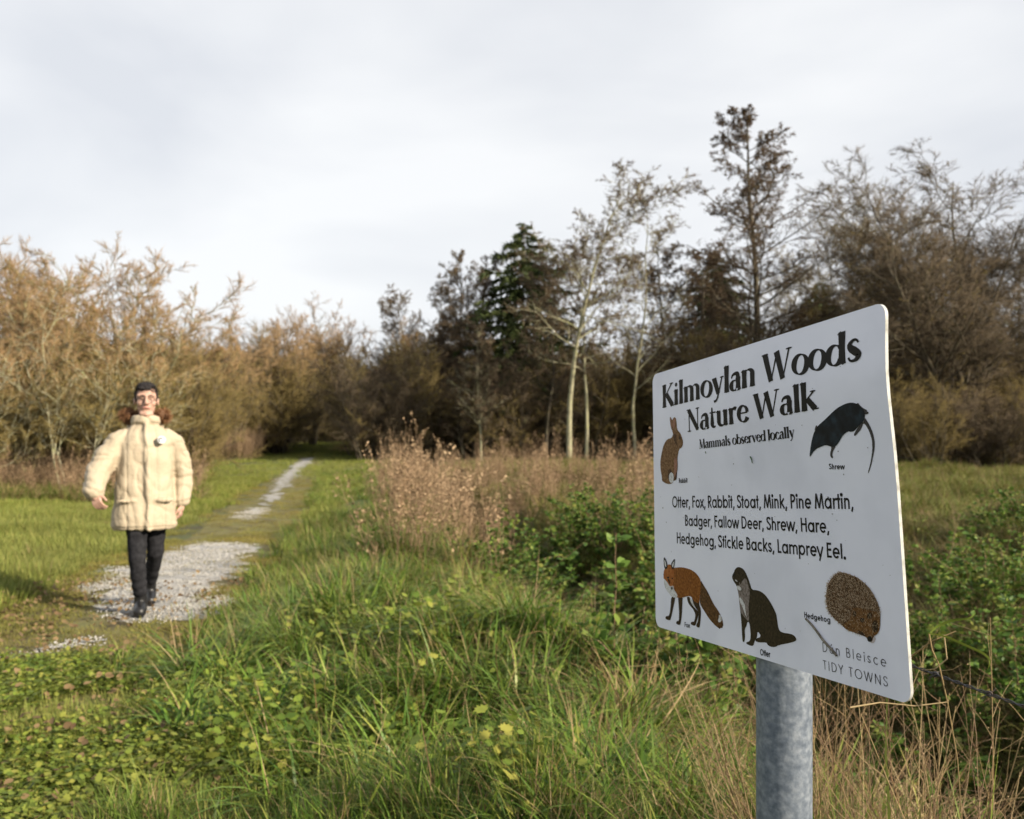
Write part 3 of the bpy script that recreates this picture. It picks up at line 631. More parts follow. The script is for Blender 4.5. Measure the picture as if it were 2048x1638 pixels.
def spines(b):
    rng = np.random.default_rng(3)
    out = smooth_poly(np.array(HOG, float), 1)
    n = 5200; p = np.stack([rng.uniform(490, 1560, n), rng.uniform(130, 1380, n)], -1)
    face = smooth_poly(np.array(HOGFACE, float), 1)
    ok = inpoly(out, p[:, 0], p[:, 1]); infc = inpoly(face, p[:, 0], p[:, 1]); ok &= ~(infc & (rng.random(n) < .7))
    p = p[ok]
    rim = out[rng.integers(0, len(out), 260)]; rim = rim[(rim[:, 1] < 1000)]; p = np.concatenate([p, rim + rng.normal(0, 6, rim.shape)])
    n = len(p)
    dirv = p - np.array([1330., 1250.]); a = np.arctan2(dirv[:, 1], dirv[:, 0]) + rng.normal(0, .55, n)
    ln_ = rng.uniform(22, 48, n); w = rng.uniform(4, 9, n)
    d = np.stack([np.cos(a), np.sin(a)], -1); q = np.stack([-d[:, 1], d[:, 0]], -1)
    A = p - q * w[:, None] / 2; B = p + q * w[:, None] / 2; C = p + d * ln_[:, None]
    P = np.stack([A, B, C], 1).reshape(-1, 2)
    u, v = UV(1600 + P[:, 0] / 9.633, 1130 + P[:, 1] / 9.633)
    offs = np.repeat(.0011 + rng.random(n) * .0005, 3)
    V = onsign(u, v, 0) + _flip * Sn(u, v) * offs[:, None]
    b.add(V, np.arange(3 * n).reshape(-1, 3), 2)
HOG = [(640, 220), (720, 150), (800, 140), (900, 160), (1000, 195), (1110, 240), (1240, 340), (1340, 440), (1420, 560), (1490, 700), (1530, 800), (1555, 950), (1550, 1220), (1500, 1330), (1430, 1360), (1390, 1480), (1360, 1480), (1300, 1430), (1280, 1390), (1160, 1340), (1040, 1300), (900, 1250), (800, 1150), (700, 1070), (600, 960), (545, 880), (515, 740), (500, 640), (515, 500), (540, 380), (590, 280)]
HOGFACE = [(1000, 830), (1150, 820), (1330, 880), (1530, 900), (1550, 1220), (1490, 1340), (1420, 1360), (1300, 1400), (1170, 1320), (1030, 1290), (900, 1240), (830, 1150), (960, 1060), (1000, 960)]
picture('hedgehog_picture', (1600, 1130), 9.633, ['hog_base', 'hog_face', 'hog_spine', 'print_black', 'fox_dark', 'pinkgrey'], [
    (5, [(1390, 1360), (1470, 1400), (1440, 1490), (1390, 1510), (1350, 1480)]),
    (0, HOG), (1, HOGFACE), (4, ell(1450, 1180, 60, 120)), (4, ell(1060, 940, 34, 60)), (4, ell(1350, 980, 50, 60)), (4, [(1080, 1250), (1230, 1290), (1290, 1380), (1180, 1340)]), (3, ell(1208, 1060, 42, 46)), (3, ell(1350, 1425, 46, 56)),
], spines)
# dirt, and the dead twig and grass bits that stick to the face
rng = np.random.default_rng(8); b = MB()
for k in range(70):
    u, v = rng.uniform(.03, .97), rng.uniform(.03, .97); r = rng.choice([.0004, .0006, .0009, .0013], p=[.45, .35, .15, .05])
    a = np.linspace(0, 2 * math.pi, 8, endpoint=False); uu = np.append(u + r * np.cos(a) / SW, u); vv = np.append(v + r * np.sin(a) * rng.uniform(.7, 1.6) / SH, v)
    b.add(onsign(uu, vv, .00095), [(i, (i + 1) % 8, 8) for i in range(8)])
link('dirt_specks', b.mesh('dirt_specks', [M['dirt']]), plate)['kind'] = 'stuff'
def stuck(name, pts, w0, w1, mat, lab, cat, lift=.0022):
    p = np.array(pts, float); u, v = UV(p[:, 0], p[:, 1]); V, F = tubes(onsign(u, v, lift)[None], w0, w1, 6)
    o = tag(link(name, MB().add(V, F).mesh(name, [mat])), lab, cat); return o
M['twig_grey'] = noise_mat('dead_grey_twig', [(.05, .045, .035), (.14, .12, .095), (.22, .2, .16)], scale=150, rough=.8)
stuck('twig', [(1614, 1237), (1624, 1247), (1636, 1262), (1648, 1279), (1658, 1290), (1668, 1301), (1676, 1311)], .0014, .0017, M['twig_grey'], 'grey dead twig stuck slantwise across the sign below the small hedgehog caption', 'twig')
stuck('grass_bit', [(1503, 913), (1506, 919), (1507, 926)], .0011, .0006, M['greenbit'], 'dark green grass scrap stuck to the sign under the subtitle', 'grass scrap')
stuck('grass_bit', [(1413, 903), (1414, 907)], .0008, .0005, M['greenbit'], 'tiny green scrap stuck to the sign below the letter M of the subtitle', 'grass scrap')
# ------------------------------------------------------------------ trees
def grow(p0, d, L, nseg, wig, trop, rng):
    """branches as bent lines: (N,nseg+1,3)"""
    n = len(p0); pts = np.zeros((n, nseg + 1, 3)); pts[:, 0] = p0; d = nrm(d); st = (L / nseg)[:, None]
    for i in range(nseg):
        d = nrm(d + rng.normal(0, wig, (n, 3)) + np.array([0, 0, trop]))
        pts[:, i + 1] = pts[:, i] + d * st
    return pts
def spawn(pts, L, R, k, t0, t1, ang, angv, lenf, c, rfac, rng, cp=1.):
    n, m, _ = pts.shape
    t = t0 + (t1 - t0) * (np.arange(k)[None] + rng.random((n, k))) / k
    f = t * (m - 1); i = np.minimum(f.astype(int), m - 2); fr = (f - i)[..., None]
    r = np.arange(n)[:, None]
    pos = pts[r, i] * (1 - fr) + pts[r, i + 1] * fr
    d = nrm(pts[r, i + 1] - pts[r, i])
    q = nrm(np.cross(d, nrm(rng.normal(size=d.shape))))
    a = np.radians(ang + rng.normal(0, angv, t.shape))[..., None]
    dd = d * np.cos(a) + q * np.sin(a)
    ll = lenf * L[:, None] * np.clip(1 - c * t, .05, 1) ** cp * rng.uniform(.65, 1.2, t.shape)
    rr = np.minimum(R[:, None] * (1 - .8 * t) * rfac, R[:, None] * .7)
    return pos.reshape(-1, 3), dd.reshape(-1, 3), ll.ravel(), rr.ravel()
LEAF = (np.array([(0, 0, 0), (-.32, .45, .06), (0, 1, 0), (.32, .45, .06)]), np.array([(0, 2, 1), (0, 3, 2)]))
def make_tree(seed, h, r, stems=1, lean=.0, levels=(), twig=(5, .35, 40, .006), leaf=None, wig=.07, trop=.06, trunk_seg=12, bark_m='bark_dark', twig_m='twig_brown', leaf_m='leaf_alder', tip_m=None, hv=.15, base_r=.25, wide=1.):
    """returns (trunk mesh, crown mesh); levels: (k, t0, ang, angv, lenf, c, rfac, nseg, wig, trop, sides[, cp])"""
    rng = np.random.default_rng(seed)
    a = rng.uniform(0, 2 * math.pi, stems); q = np.sqrt(rng.random(stems)) * (base_r if stems > 1 else 0)
    p0 = np.stack([q * np.cos(a), q * np.sin(a), np.full(stems, -.25)], -1)
    ln_ = (lean * rng.uniform(.3, 1.2, stems)) if stems > 1 else np.full(stems, lean * .2)
    d = np.stack([np.cos(a) * ln_, np.sin(a) * ln_, np.ones(stems)], -1)
    L = h * rng.uniform(1 - hv, 1 + hv * .3, stems) * (1.0 if stems > 1 else 1); R = r * rng.uniform(.6, 1.1, stems) if stems > 1 else np.array([r])
    pts = grow(p0, d, L, trunk_seg, wig, trop, rng)
    tb = MB(); V, F = tubes(pts, R, R * .12, 7 if stems < 4 else 5); tb.add(V, F)
    cb = MB(); cur = (pts, L, R)
    last = None
    for li, lv in enumerate(levels):
        k, t0, ang, angv, lenf, c, rfac, nseg, wg, tp, sides = lv[:11]; cp = lv[11] if len(lv) > 11 else 1.
        p, dd, ll, rr = spawn(cur[0], cur[1], cur[2], k, t0, .99, ang, angv, lenf, c, rfac, rng, cp)
        rr = np.maximum(rr, .011)
        pts = grow(p, dd, ll, nseg, wg, tp, rng)
        V, F = tubes(pts, rr, rr * .3, sides, tip=(sides == 3))
        (tb if li == 0 else cb).add(V, F, 0)
        cur = (pts, ll, rr)
    k, lf, ang, tr = twig
    p, dd, ll, rr = spawn(cur[0], cur[1], cur[2], k, .1, 1., ang, 15, lf, .3, .5, rng)
    ll = np.maximum(ll, .14)
    pts = grow(p, dd, ll, 2, .18, .08, rng)
    V, F = tubes(pts[:, [0, 2]], tr, tr * .3, 3, tip=True)
    mi = 1
    if tip_m is not None:                               # young shoots at the top and rim have their own colour
        zz = pts[:, 2, 2] + rng.normal(0, h * .09, len(pts)); topm = zz > h * tip_m[1]
        per = 3; mm = np.repeat(np.where(topm, 2, 1), per)
        cb.v.append(V); cb.f.append(F + cb.n); cb.m.append(mm.astype(np.int32)); cb.n += len(V)
    else: cb.add(V, F, 1)
    if leaf:
        nl, s0, s1 = leaf
        idx = np.minimum(np.repeat(rng.integers(0, len(pts), nl // 6 + 1), 6)[:nl] + rng.integers(0, 9, nl), len(pts) - 1); t = rng.random((nl, 1)); pos = pts[idx, 0] * (1 - t) + pts[idx, 2] * t
        dv = rng.normal(size=(nl, 3)); dv[:, 2] -= .6
        V, F = place(LEAF[0], LEAF[1], pos, frames(dv, rng), rng.uniform(s0, s1, nl)); cb.add(V, F, 3)
    mats = [M[bark_m], M[twig_m], M[tip_m[0]] if tip_m else M[twig_m], M[leaf_m]]
    zt = np.percentile(np.concatenate(cb.v)[:, 2], 99.93); kz = h / zt; kx = wide * kz ** .5
    for L_ in (tb.v, cb.v):
        for i in range(len(L_)): L_[i] = L_[i] * np.array([kx, kx, kz])
    return tb.mesh('trunk', [M[bark_m]]), cb.mesh('crown', mats)
def plant_tree(name, meshes, x, y, label, cat='tree', group=None, s=1., rz=0., parts=('trunk', 'crown')):
    o = empty(name, (x, y, float(H(x, y))), rz); o.scale = (s, s, s)
    for nme, me in zip(parts, meshes): link(nme, me, o)
    return tag(o, label, cat, group)

# species: trunk first, then level after level of branches
def alder(seed, h, r, **kw):
    a = dict(levels=[(34, .28, 58, 12, .34, .78, .5, 6, .09, .05, 4, .8), (8, .12, 45, 14, .46, .45, .6, 4, .14, .04, 3), (6, .1, 45, 14, .5, .3, .6, 3, .16, .02, 3)],
             twig=(8, .6, 42, .008), leaf=(12000, .04, .075), wig=.035, trop=.05, bark_m='bark_dark', twig_m='twig_brown', leaf_m='leaf_alder'); a.update(kw)
    return make_tree(seed, h, r, **a)
def willow(seed, h, r, **kw):
    a = dict(stems=7, lean=.55, levels=[(8, .22, 42, 12, .46, .4, .6, 6, .12, .06, 4), (7, .12, 40, 14, .5, .35, .6, 4, .14, .06, 3), (5, .1, 36, 14, .6, .3, .6, 3, .15, .07, 3)],
             twig=(11, .75, 32, .007), leaf=(3000, .035, .06), wig=.08, trop=.10, bark_m='bark_olive', twig_m='twig_olive', leaf_m='leaf_olive', tip_m=('twig_orange', .68), hv=.3); a.update(kw)
    return make_tree(seed, h, r, **a)
def spruce(seed, h, r):
    rng = np.random.default_rng(seed)
    tb = MB(); pts = grow(np.array([[0, 0, -.2]]), np.array([[0, 0, 1.]]), np.array([h]), 10, .01, .02, rng)
    V, F = tubes(pts, r, r * .1, 6); tb.add(V, F); cb = MB()
    n = 230; t = np.linspace(.12, .985, n); az = np.arange(n) * 2.4 + rng.normal(0, .3, n)
    Lb = (.40 * h * (1 - t) ** .72 + .2) * rng.uniform(.5, 1.3, n)
    p0 = np.stack([np.zeros(n), np.zeros(n), t * h], -1); d = np.stack([np.cos(az), np.sin(az), np.full(n, -.05)], -1)
    bp = grow(p0, d, Lb, 6, .05, -.06, rng); bp[:, -2:, 2] += Lb[:, None] * .07
    V, F = tubes(bp, .03, .008, 3); cb.add(V, F, 0)
    k = 110; tt = rng.uniform(.12, 1., (n, k)); f = tt * 6; i = np.minimum(f.astype(int), 5); fr = (f - i)[..., None]; rr = np.arange(n)[:, None]
    pos = (bp[rr, i] * (1 - fr) + bp[rr, i + 1] * fr).reshape(-1, 3); bd = nrm(bp[rr, i + 1] - bp[rr, i]).reshape(-1, 3)
    dv = bd * .8 + rng.normal(0, .55, bd.shape) + np.array([0, 0, -.35])
    V, F = place(np.array([(-.16, 0, 0), (.16, 0, 0), (0, 1, 0)]), np.array([(0, 1, 2)]), pos, frames(dv, rng), rng.uniform(.2, .5, len(pos)) * np.repeat(np.clip(Lb / 1.5, .4, 1.1), k))
    cb.add(V, F, 1)
    return tb.mesh('trunk', [M['bark_dark']]), cb.mesh('crown', [M['bark_dark'], M['needle']])

def base(px, d): return (px - CX) / FPX * d, d
def hgt(py, d, x): return CAMZ - (py - HOR) / FPX * d - float(H(x, d))
def T(name, fn, px, d, top, label, cat='tree', group=None, seed=1, r=.13, **kw):
    x, y = base(px, d); h = hgt(top, d, x)
    return plant_tree(name, fn(seed, h, r, **kw), x, y, label, cat, group)
G_L = 'willow scrub along the left side of the meadow'; G_A = 'alders at the edge of the wood'; G_R = 'bare trees on the right of the wood'; G_T = 'willows around the end of the track'
# left scrub
T('willow_scrub', willow, 150, 21.5, 545, 'pale stemmed bare willow spreading right behind the walking person', 'tree', G_L, seed=11, r=.055, stems=6, lean=.85, bark_m='bark_pale', twig=(10, .75, 34, .0065), hv=.25, leaf=(4000, .035, .06))
T('willow_scrub', willow, 20, 24, 490, 'tall orange tipped willow at the left edge of the picture', 'tree', G_L, seed=12, r=.06, stems=8, bark_m='bark_olive')
T('willow_scrub', willow, -70, 20.5, 560, 'willow scrub cut by the left picture edge, low and twiggy', 'tree', G_L, seed=13, r=.05, stems=6, lean=.8, bark_m='bark_pale', leaf=(4000, .035, .06))
T('willow_scrub', willow, 260, 27, 500, 'high orange topped willow rising behind the head of the person', 'tree', G_L, seed=14, r=.06, stems=9, lean=.5)
T('willow_scrub', willow, 115, 29, 480, 'dense orange twigged willow in the back row of the left scrub', 'tree', G_L, seed=15, r=.06, stems=9, lean=.5)
T('willow_scrub', willow, 350, 31, 600, 'lower olive willow at the right end of the left scrub', 'tree', G_L, seed=16, r=.05, stems=8, lean=.6, leaf=(4000, .035, .06))
# around the end of the track
T('track_willow', willow, 455, 46, 640, 'upright brown willow left of the dark end of the track, nearest the scrub', 'tree', G_T, seed=21, r=.07, stems=9, lean=.4, bark_m='bark_dark')
T('track_willow', willow, 560, 52, 622, 'many stemmed dark willow fanning out just left of the track end', 'tree', G_T, seed=22, r=.09, stems=10, lean=.42, bark_m='bark_dark')
T('track_willow', willow, 625, 66, 628, 'slim willow leaning over the left of the tunnel of branches', 'tree', G_T, seed=23, r=.1, stems=6, lean=.45, bark_m='bark_dark')
T('track_willow', willow, 735, 56, 598, 'round headed orange topped willow leaning over the right of the track end', 'tree', G_T, seed=24, r=.12, stems=6, lean=.45, bark_m='bark_dark')
T('track_willow', willow, 800, 50, 640, 'olive willow thicket right of the track end below the dark alder', 'tree', G_T, seed=25, r=.08, stems=9, lean=.5, bark_m='bark_olive')
# alders and spruces
T('alder_tree', alder, 905, 50, 505, 'dark purplish alder with a rounded twiggy head left of the spruce', 'tree', G_A, seed=31, r=.14, stems=2, lean=.25, base_r=.3)
T('alder_tree', alder, 850, 54, 560, 'lower dark alder at the left end of the alder row', 'tree', G_A, seed=32, r=.12, stems=2, lean=.2)
T('spruce_tree', lambda s, h, r: spruce(s, h, r), 1048, 48, 440, 'dark green spruce standing between the alders', 'tree', None, seed=41, r=.16)
T('spruce_tree', lambda s, h, r: spruce(s, h, r), 1640, 62, 560, 'small dark spruce far behind the sign and right of the tallest alder', 'tree', None, seed=42, r=.16)
T('spruce_tree', lambda s, h, r: spruce(s, h, r), 1430, 60, 500, 'dark spruce half hidden on the left of the tallest alder', 'tree', None, seed=43, r=.16)
T('alder_tree', alder, 1092, 43, 500, 'sparse crooked alder crossing in front of the spruce', 'tree', G_A, seed=38, r=.08, leaf=(5000, .04, .075), wide=1.15, wig=.06)
T('alder_tree', alder, 955, 47, 640, 'short dense alder at the left foot of the spruce', 'tree', G_A, seed=39, r=.1, stems=3, lean=.3, leaf=(8000, .04, .075), wide=1.3)
T('alder_tree', alder, 1330, 47, 470, 'broad brown alder just left of the sign top', 'tree', G_A, seed=30, r=.11, leaf=(9000, .04, .075), wide=1.3)
T('alder_tree', alder, 1138, 40, 352, 'pale trunked alder with a crooked open crown in front of the spruce', 'tree', G_A, seed=33, r=.12, bark_m='bark_pale', wig=.05, wide=1.3, twig=(9, .6, 42, .008), levels=[(22, .45, 60, 14, .30, .5, .5, 6, .13, .06, 4, .7), (8, .12, 48, 14, .5, .4, .6, 4, .16, .03, 3), (5, .1, 45, 14, .5, .3, .6, 3, .18, .02, 3)])
T('alder_tree', alder, 1172, 41.5, 425, 'second pale trunk close right of the crooked open alder', 'tree', G_A, seed=34, r=.10, bark_m='bark_pale', wig=.07, levels=[(22, .42, 60, 14, .28, .6, .5, 6, .13, .06, 4, .7), (8, .12, 48, 14, .5, .4, .6, 4, .16, .03, 3), (5, .1, 45, 14, .5, .3, .6, 3, .18, .02, 3)])
T('alder_tree', alder, 1268, 42, 340, 'slender winding pale alder with a small high head left of the sign', 'tree', G_A, seed=35, r=.105, bark_m='bark_pale', wig=.08, leaf=(7000, .04, .075), levels=[(20, .3, 52, 14, .26, .35, .5, 6, .13, .08, 4, .7), (7, .12, 48, 14, .5, .4, .6, 4, .16, .03, 3), (4, .1, 45, 14, .5, .3, .6, 3, .18, .02, 3)])
T('alder_tree', alder, 1520, 45, 222, 'tallest alder with a pointed brown leaved crown above the sign', 'tree', G_A, seed=36, r=.2, leaf=(34000, .045, .085), wide=1.3, twig=(9, .6, 42, .008), levels=[(52, .26, 60, 10, .31, .86, .45, 6, .08, .06, 4, .75), (9, .12, 45, 14, .46, .45, .6, 4, .14, .04, 3), (5, .1, 45, 14, .5, .3, .6, 3, .16, .02, 3)])
T('alder_tree', alder, 962, 42, 640, 'thin pale stem standing alone left of the spruce foot', 'tree', G_A, seed=29, r=.07, bark_m='bark_pale', leaf=(2500, .04, .075))
T('alder_tree', alder, 1395, 52, 500, 'mid sized brown alder filling the gap left of the tallest one', 'tree', G_A, seed=37, r=.12, leaf=(14000, .04, .075), wide=1.3)
# right of the wood
def ash(seed, h, r, **kw):
    a = dict(stems=3, lean=.35, levels=[(19, .25, 46, 12, .42, .45, .55, 6, .11, .06, 4), (8, .12, 42, 14, .5, .4, .6, 4, .15, .05, 3), (6, .1, 42, 14, .55, .3, .6, 3, .17, .04, 3)],
             twig=(10, .7, 38, .008), wig=.08, trop=.08, hv=.2, wide=1.15); a.update(kw)
    return make_tree(seed, h, r, **a)
bare = dict(bark_m='bark_dark', twig_m='twig_brown', tip_m=None, leaf=(2500, .05, .09), leaf_m='leaf_olive')
T('bare_tree', ash, 1745, 44, 345, 'thin bare tree with a loose olive crown right of the tallest alder', 'tree', G_R, seed=51, r=.12, stems=3, lean=.3, **{**bare, 'twig_m': 'twig_olive'})
T('bare_tree', ash, 1965, 38, 265, 'large bare round headed tree at the right edge of the picture', 'tree', G_R, seed=52, r=.15, stems=5, lean=.4, wide=1.3, **bare)
T('bare_tree', ash, 2110, 40, 280, 'bare tree half outside the right picture edge', 'tree', G_R, seed=53, r=.14, stems=4, lean=.4, **bare)
T('bare_tree', ash, 1860, 47, 400, 'bare many branched tree between the two bigger trees on the right', 'tree', G_R, seed=54, r=.12, stems=4, lean=.4, **bare)
T('bare_tree', ash, 1660, 49, 470, 'low spreading bare tree showing above the top edge of the sign', 'tree', G_R, seed=55, r=.1, stems=4, lean=.5, **{**bare, 'twig_m': 'twig_olive'})

T('bare_tree', ash, 1790, 55, 470, 'dim bare tree in the second row between the right hand trees', 'tree', G_R, seed=56, r=.1, **bare)
T('bare_tree', ash, 2040, 50, 400, 'dim bare tree in the second row at the right edge', 'tree', G_R, seed=57, r=.1, wide=1.3, **bare)
# ------------------------------------------------------------------ scattering of what nobody could count
def proto_set(name, meshes):
    c = bpy.data.collections.new(name)
    for i, me in enumerate(meshes):
        c.objects.link(bpy.data.objects.new('%s_%02d' % (name, i), me))
    return c
def scatter(name, coll, nvar, x, y, s, label, cat, rng, tilt=.08, zoff=0., rz=None, z=None, parent=None):
    n = len(x); z = H(x, y) + zoff if z is None else z
    me = bpy.data.meshes.new(name); me.vertices.add(n); me.vertices.foreach_set('co', np.stack([x, y, z], -1).astype(np.float32).ravel())
    rot = np.stack([rng.normal(0, tilt, n), rng.normal(0, tilt, n), rng.uniform(0, 2 * math.pi, n) if rz is None else rz], -1)
    a = me.attributes.new('rot', 'FLOAT_VECTOR', 'POINT'); a.data.foreach_set('vector', rot.astype(np.float32).ravel())
    a = me.attributes.new('scl', 'FLOAT', 'POINT'); a.data.foreach_set('value', np.asarray(s, np.float32))
    a = me.attributes.new('idx', 'INT', 'POINT'); a.data.foreach_set('value', rng.integers(0, nvar, n).astype(np.int32))
    o = link(name, me, parent)
    g = bpy.data.node_groups.new(name, 'GeometryNodeTree')
    g.interface.new_socket('Geometry', in_out='INPUT', socket_type='NodeSocketGeometry'); g.interface.new_socket('Geometry', in_out='OUTPUT', socket_type='NodeSocketGeometry')
    gi = g.nodes.new('NodeGroupInput'); go = g.nodes.new('NodeGroupOutput')
    ci = g.nodes.new('GeometryNodeCollectionInfo'); ci.inputs['Collection'].default_value = coll; ci.inputs['Separate Children'].default_value = True; ci.inputs['Reset Children'].default_value = True
    ip = g.nodes.new('GeometryNodeInstanceOnPoints'); ip.inputs['Pick Instance'].default_value = True
    def at(nm, ty):
        q = g.nodes.new('GeometryNodeInputNamedAttribute'); q.data_type = ty; q.inputs['Name'].default_value = nm; return q.outputs['Attribute']
    g.links.new(gi.outputs[0], ip.inputs['Points']); g.links.new(ci.outputs[0], ip.inputs['Instance'])
    g.links.new(at('idx', 'INT'), ip.inputs['Instance Index']); g.links.new(at('rot', 'FLOAT_VECTOR'), ip.inputs['Rotation']); g.links.new(at('scl', 'FLOAT'), ip.inputs['Scale'])
    g.links.new(ip.outputs[0], go.inputs[0])
    md = o.modifiers.new('scatter', 'NODES'); md.node_group = g
    return tag(o, label, cat, kind='stuff')

def blades(b, rng, n, r, l0, l1, w, lean, curl, segs=4, mat=0, az=None):
    a = rng.uniform(0, 2 * math.pi, n); q = r * np.sqrt(rng.random(n)); p = np.stack([q * np.cos(a), q * np.sin(a), np.full(n, -.02)], -1)
    hd = (a + rng.normal(0, .9, n)) if az is None else az + rng.normal(0, .5, n)
    L = rng.uniform(l0, l1, n); th = np.abs(rng.normal(lean, .18, n)); cu = rng.normal(curl, abs(curl) * .4 + .05, n)
    W = w * rng.uniform(.6, 1.25, n); side = np.stack([-np.sin(hd), np.cos(hd), np.zeros(n)], -1)
    Ls = []; Rs = []
    for i in range(segs + 1):
        t = i / segs; k = (W * (1 - t ** 1.8) * (.55 + .45 * min(1, t * 4)) / 2)[:, None]
        if i == segs: tip = p.copy()
        else: Ls.append(p - side * k); Rs.append(p + side * k)
        ang = th + cu * t; st = (L / segs)[:, None]
        p = p + st * np.stack([np.sin(ang) * np.cos(hd), np.sin(ang) * np.sin(hd), np.cos(ang)], -1)
    V = np.stack([q for pair in zip(Ls, Rs) for q in pair] + [tip], 1); per = 2 * segs + 1; F = []
    for i in range(segs - 1): F += [(2 * i, 2 * i + 1, 2 * i + 3), (2 * i, 2 * i + 3, 2 * i + 2)]
    F.append((2 * segs - 2, 2 * segs - 1, 2 * segs))
    b.add(V.reshape(-1, 3), (np.array(F)[None] + (np.arange(n) * per)[:, None, None]).reshape(-1, 3), mat)
# lobed weed leaf, ovate leaf
def lobed():
    o = [(0, 0), (-.18, .12), (-.5, .2), (-.42, .36), (-.62, .55), (-.36, .58), (-.30, .82), (-.12, .72), (0, 1), (.12, .72), (.30, .82), (.36, .58), (.62, .55), (.42, .36), (.5, .2), (.18, .12)]
    v = [(0, .4, 0)] + [(x, y, .10 * abs(x)) for x, y in o]; n = len(o)
    return np.array(v), np.array([(0, 1 + (i + 1) % n, 1 + i) for i in range(n)])
LOB = lobed()
def ovate():
    o = [(0, 0), (-.26, .2), (-.34, .45), (-.2, .75), (0, 1), (.2, .75), (.34, .45), (.26, .2)]; v = [(0, .45, -.05)] + [(x, y, .12 * abs(x)) for x, y in o]; n = len(o)
    return np.array(v), np.array([(0, 1 + (i + 1) % n, 1 + i) for i in range(n)])
OVA = ovate()
def rosette(b, rng, n, r, h0, h1, s0, s1, tmpl=LOB, mat=0, stem=True):
    a = rng.uniform(0, 2 * math.pi, n); q = r * np.sqrt(rng.random(n)); h = rng.uniform(h0, h1, n)
    pos = np.stack([q * np.cos(a), q * np.sin(a), h], -1); rz = a - math.pi / 2 + rng.normal(0, .7, n)
    R = euler_R(rng.normal(.05, .35, n), rng.normal(0, .3, n), rz)
    V, F = place(tmpl[0], tmpl[1], pos, R, rng.uniform(s0, s1, n)); b.add(V, F, mat)
    if stem:
        p0 = pos * np.array([.35, .35, 0]); mid = (p0 + pos) / 2 + np.array([0, 0, .2]) * h[:, None]
        V, F = tubes(np.stack([p0, mid, pos], 1), .0014, .001, 3); b.add(V, F, mat)
def stalk_plant(b, rng, h, nst, spread, br, mat=0, seed_sz=.012, nseed=26, r=.003):
    """dead tall weed: stems, side shoots and fluffy withered heads"""
    a = rng.uniform(0, 2 * math.pi, nst); q = spread * np.sqrt(rng.random(nst))
    p0 = np.stack([q * np.cos(a), q * np.sin(a), np.full(nst, -.03)], -1); d = np.stack([np.cos(a) * .15, np.sin(a) * .15, np.ones(nst)], -1) + rng.normal(0, .08, (nst, 3))
    L = h * rng.uniform(.6, 1.1, nst); pts = grow(p0, d, L, 6, .06, .02, rng)
    V, F = tubes(pts, r, r * .5, 3); b.add(V, F, mat)
    p, dd, ll, rr = spawn(pts, L, np.full(nst, r), br, .35, 1., 38, 12, .28, .5, .6, rng); sp = grow(p, dd, ll, 3, .12, .1, rng)
    V, F = tubes(sp, r * .5, r * .25, 3, tip=True); b.add(V, F, mat)
    m = len(sp) * nseed // 6; i = rng.integers(0, len(sp), m); t = rng.random(m) * 2.99; k = t.astype(int)
    pos = sp[i, k] + (sp[i, k + 1] - sp[i, k]) * (t - k)[:, None] + rng.normal(0, .008, (m, 3))
    V, F = place(LEAF[0], LEAF[1], pos, frames(rng.normal(size=(m, 3)) + np.array([0, 0, -.4]), rng), rng.uniform(.6, 1.6, m) * seed_sz * 2); b.add(V, F, mat)
def cane(b, rng, n, h, rad, ml, ms):
    """bramble: arching canes with leaves"""
    a = rng.uniform(0, 2 * math.pi, n); p0 = np.stack([.12 * np.cos(a), .12 * np.sin(a), np.full(n, -.03)], -1)
    d = np.stack([np.cos(a) * .55, np.sin(a) * .55, np.ones(n)], -1); L = h * rng.uniform(.8, 1.5, n); pts = grow(p0, d, L, 8, .10, -.07, rng)
    V, F = tubes(pts, .004, .002, 4); b.add(V, F, ms)
    k = 26; t = rng.uniform(.12, 1, (n, k)) * 8; i = np.minimum(t.astype(int), 7); fr = (t - i)[..., None]; rr = np.arange(n)[:, None]
    pos = (pts[rr, i] * (1 - fr) + pts[rr, i + 1] * fr).reshape(-1, 3); m = len(pos)
    dv = rng.normal(0, 1, (m, 3)); dv[:, 2] = dv[:, 2] * .4 + .1; dv = nrm(dv)
    for da in (-.9, 0, .9):                               # three leaflets
        c, s = math.cos(da), math.sin(da); d2 = np.stack([dv[:, 0] * c - dv[:, 1] * s, dv[:, 0] * s + dv[:, 1] * c, dv[:, 2]], -1)
        V, F = place(OVA[0], OVA[1], pos + d2 * .02, frames(d2, rng), rng.uniform(.04, .075, m)); b.add(V, F, ml)

def protos(name, k, fn, mats):
    out = []
    for i in range(k):
        b = MB(); fn(b, np.random.default_rng(100 + i * 7 + len(name))); out.append(b.mesh(name + '_shape', mats, smooth=True))
    return proto_set(name, out)
C_lawn = protos('lawn_tuft', 5, lambda b, r: blades(b, r, 46, .15, .05, .12, .006, .35, .5, 3), [M['lawn']])
C_moss = protos('moss_tuft', 4, lambda b, r: blades(b, r, 46, .13, .02, .055, .006, .5, .5, 2), [M['moss']])
def f_long(b, r):
    az = r.uniform(0, 6.28)
    blades(b, r, 44, .13, .24, .55, .012, .35, 2.0, 6, 0); blades(b, r, 26, .13, .3, .55, .012, .6, 1.7, 6, 0, az); blades(b, r, 7, .12, .3, .6, .006, .4, .8, 5, 1)
C_long = protos('long_tussock', 6, f_long, [M['long'], M['dry']])
def f_lush(b, r):
    az = r.uniform(0, 6.28); blades(b, r, 46, .11, .28, .56, .014, .32, 2.3, 7, 0); blades(b, r, 34, .11, .3, .6, .014, .55, 2.0, 7, 0, az); blades(b, r, 10, .12, .3, .65, .005, .5, 1., 5, 1)
C_lush = protos('lush_tussock', 6, f_lush, [M['lush'], M['dry']])
def f_mid(b, r): blades(b, r, 56, .15, .12, .3, .008, .4, 1.1, 4, 0); blades(b, r, 10, .15, .15, .3, .004, .4, .6, 4, 1)
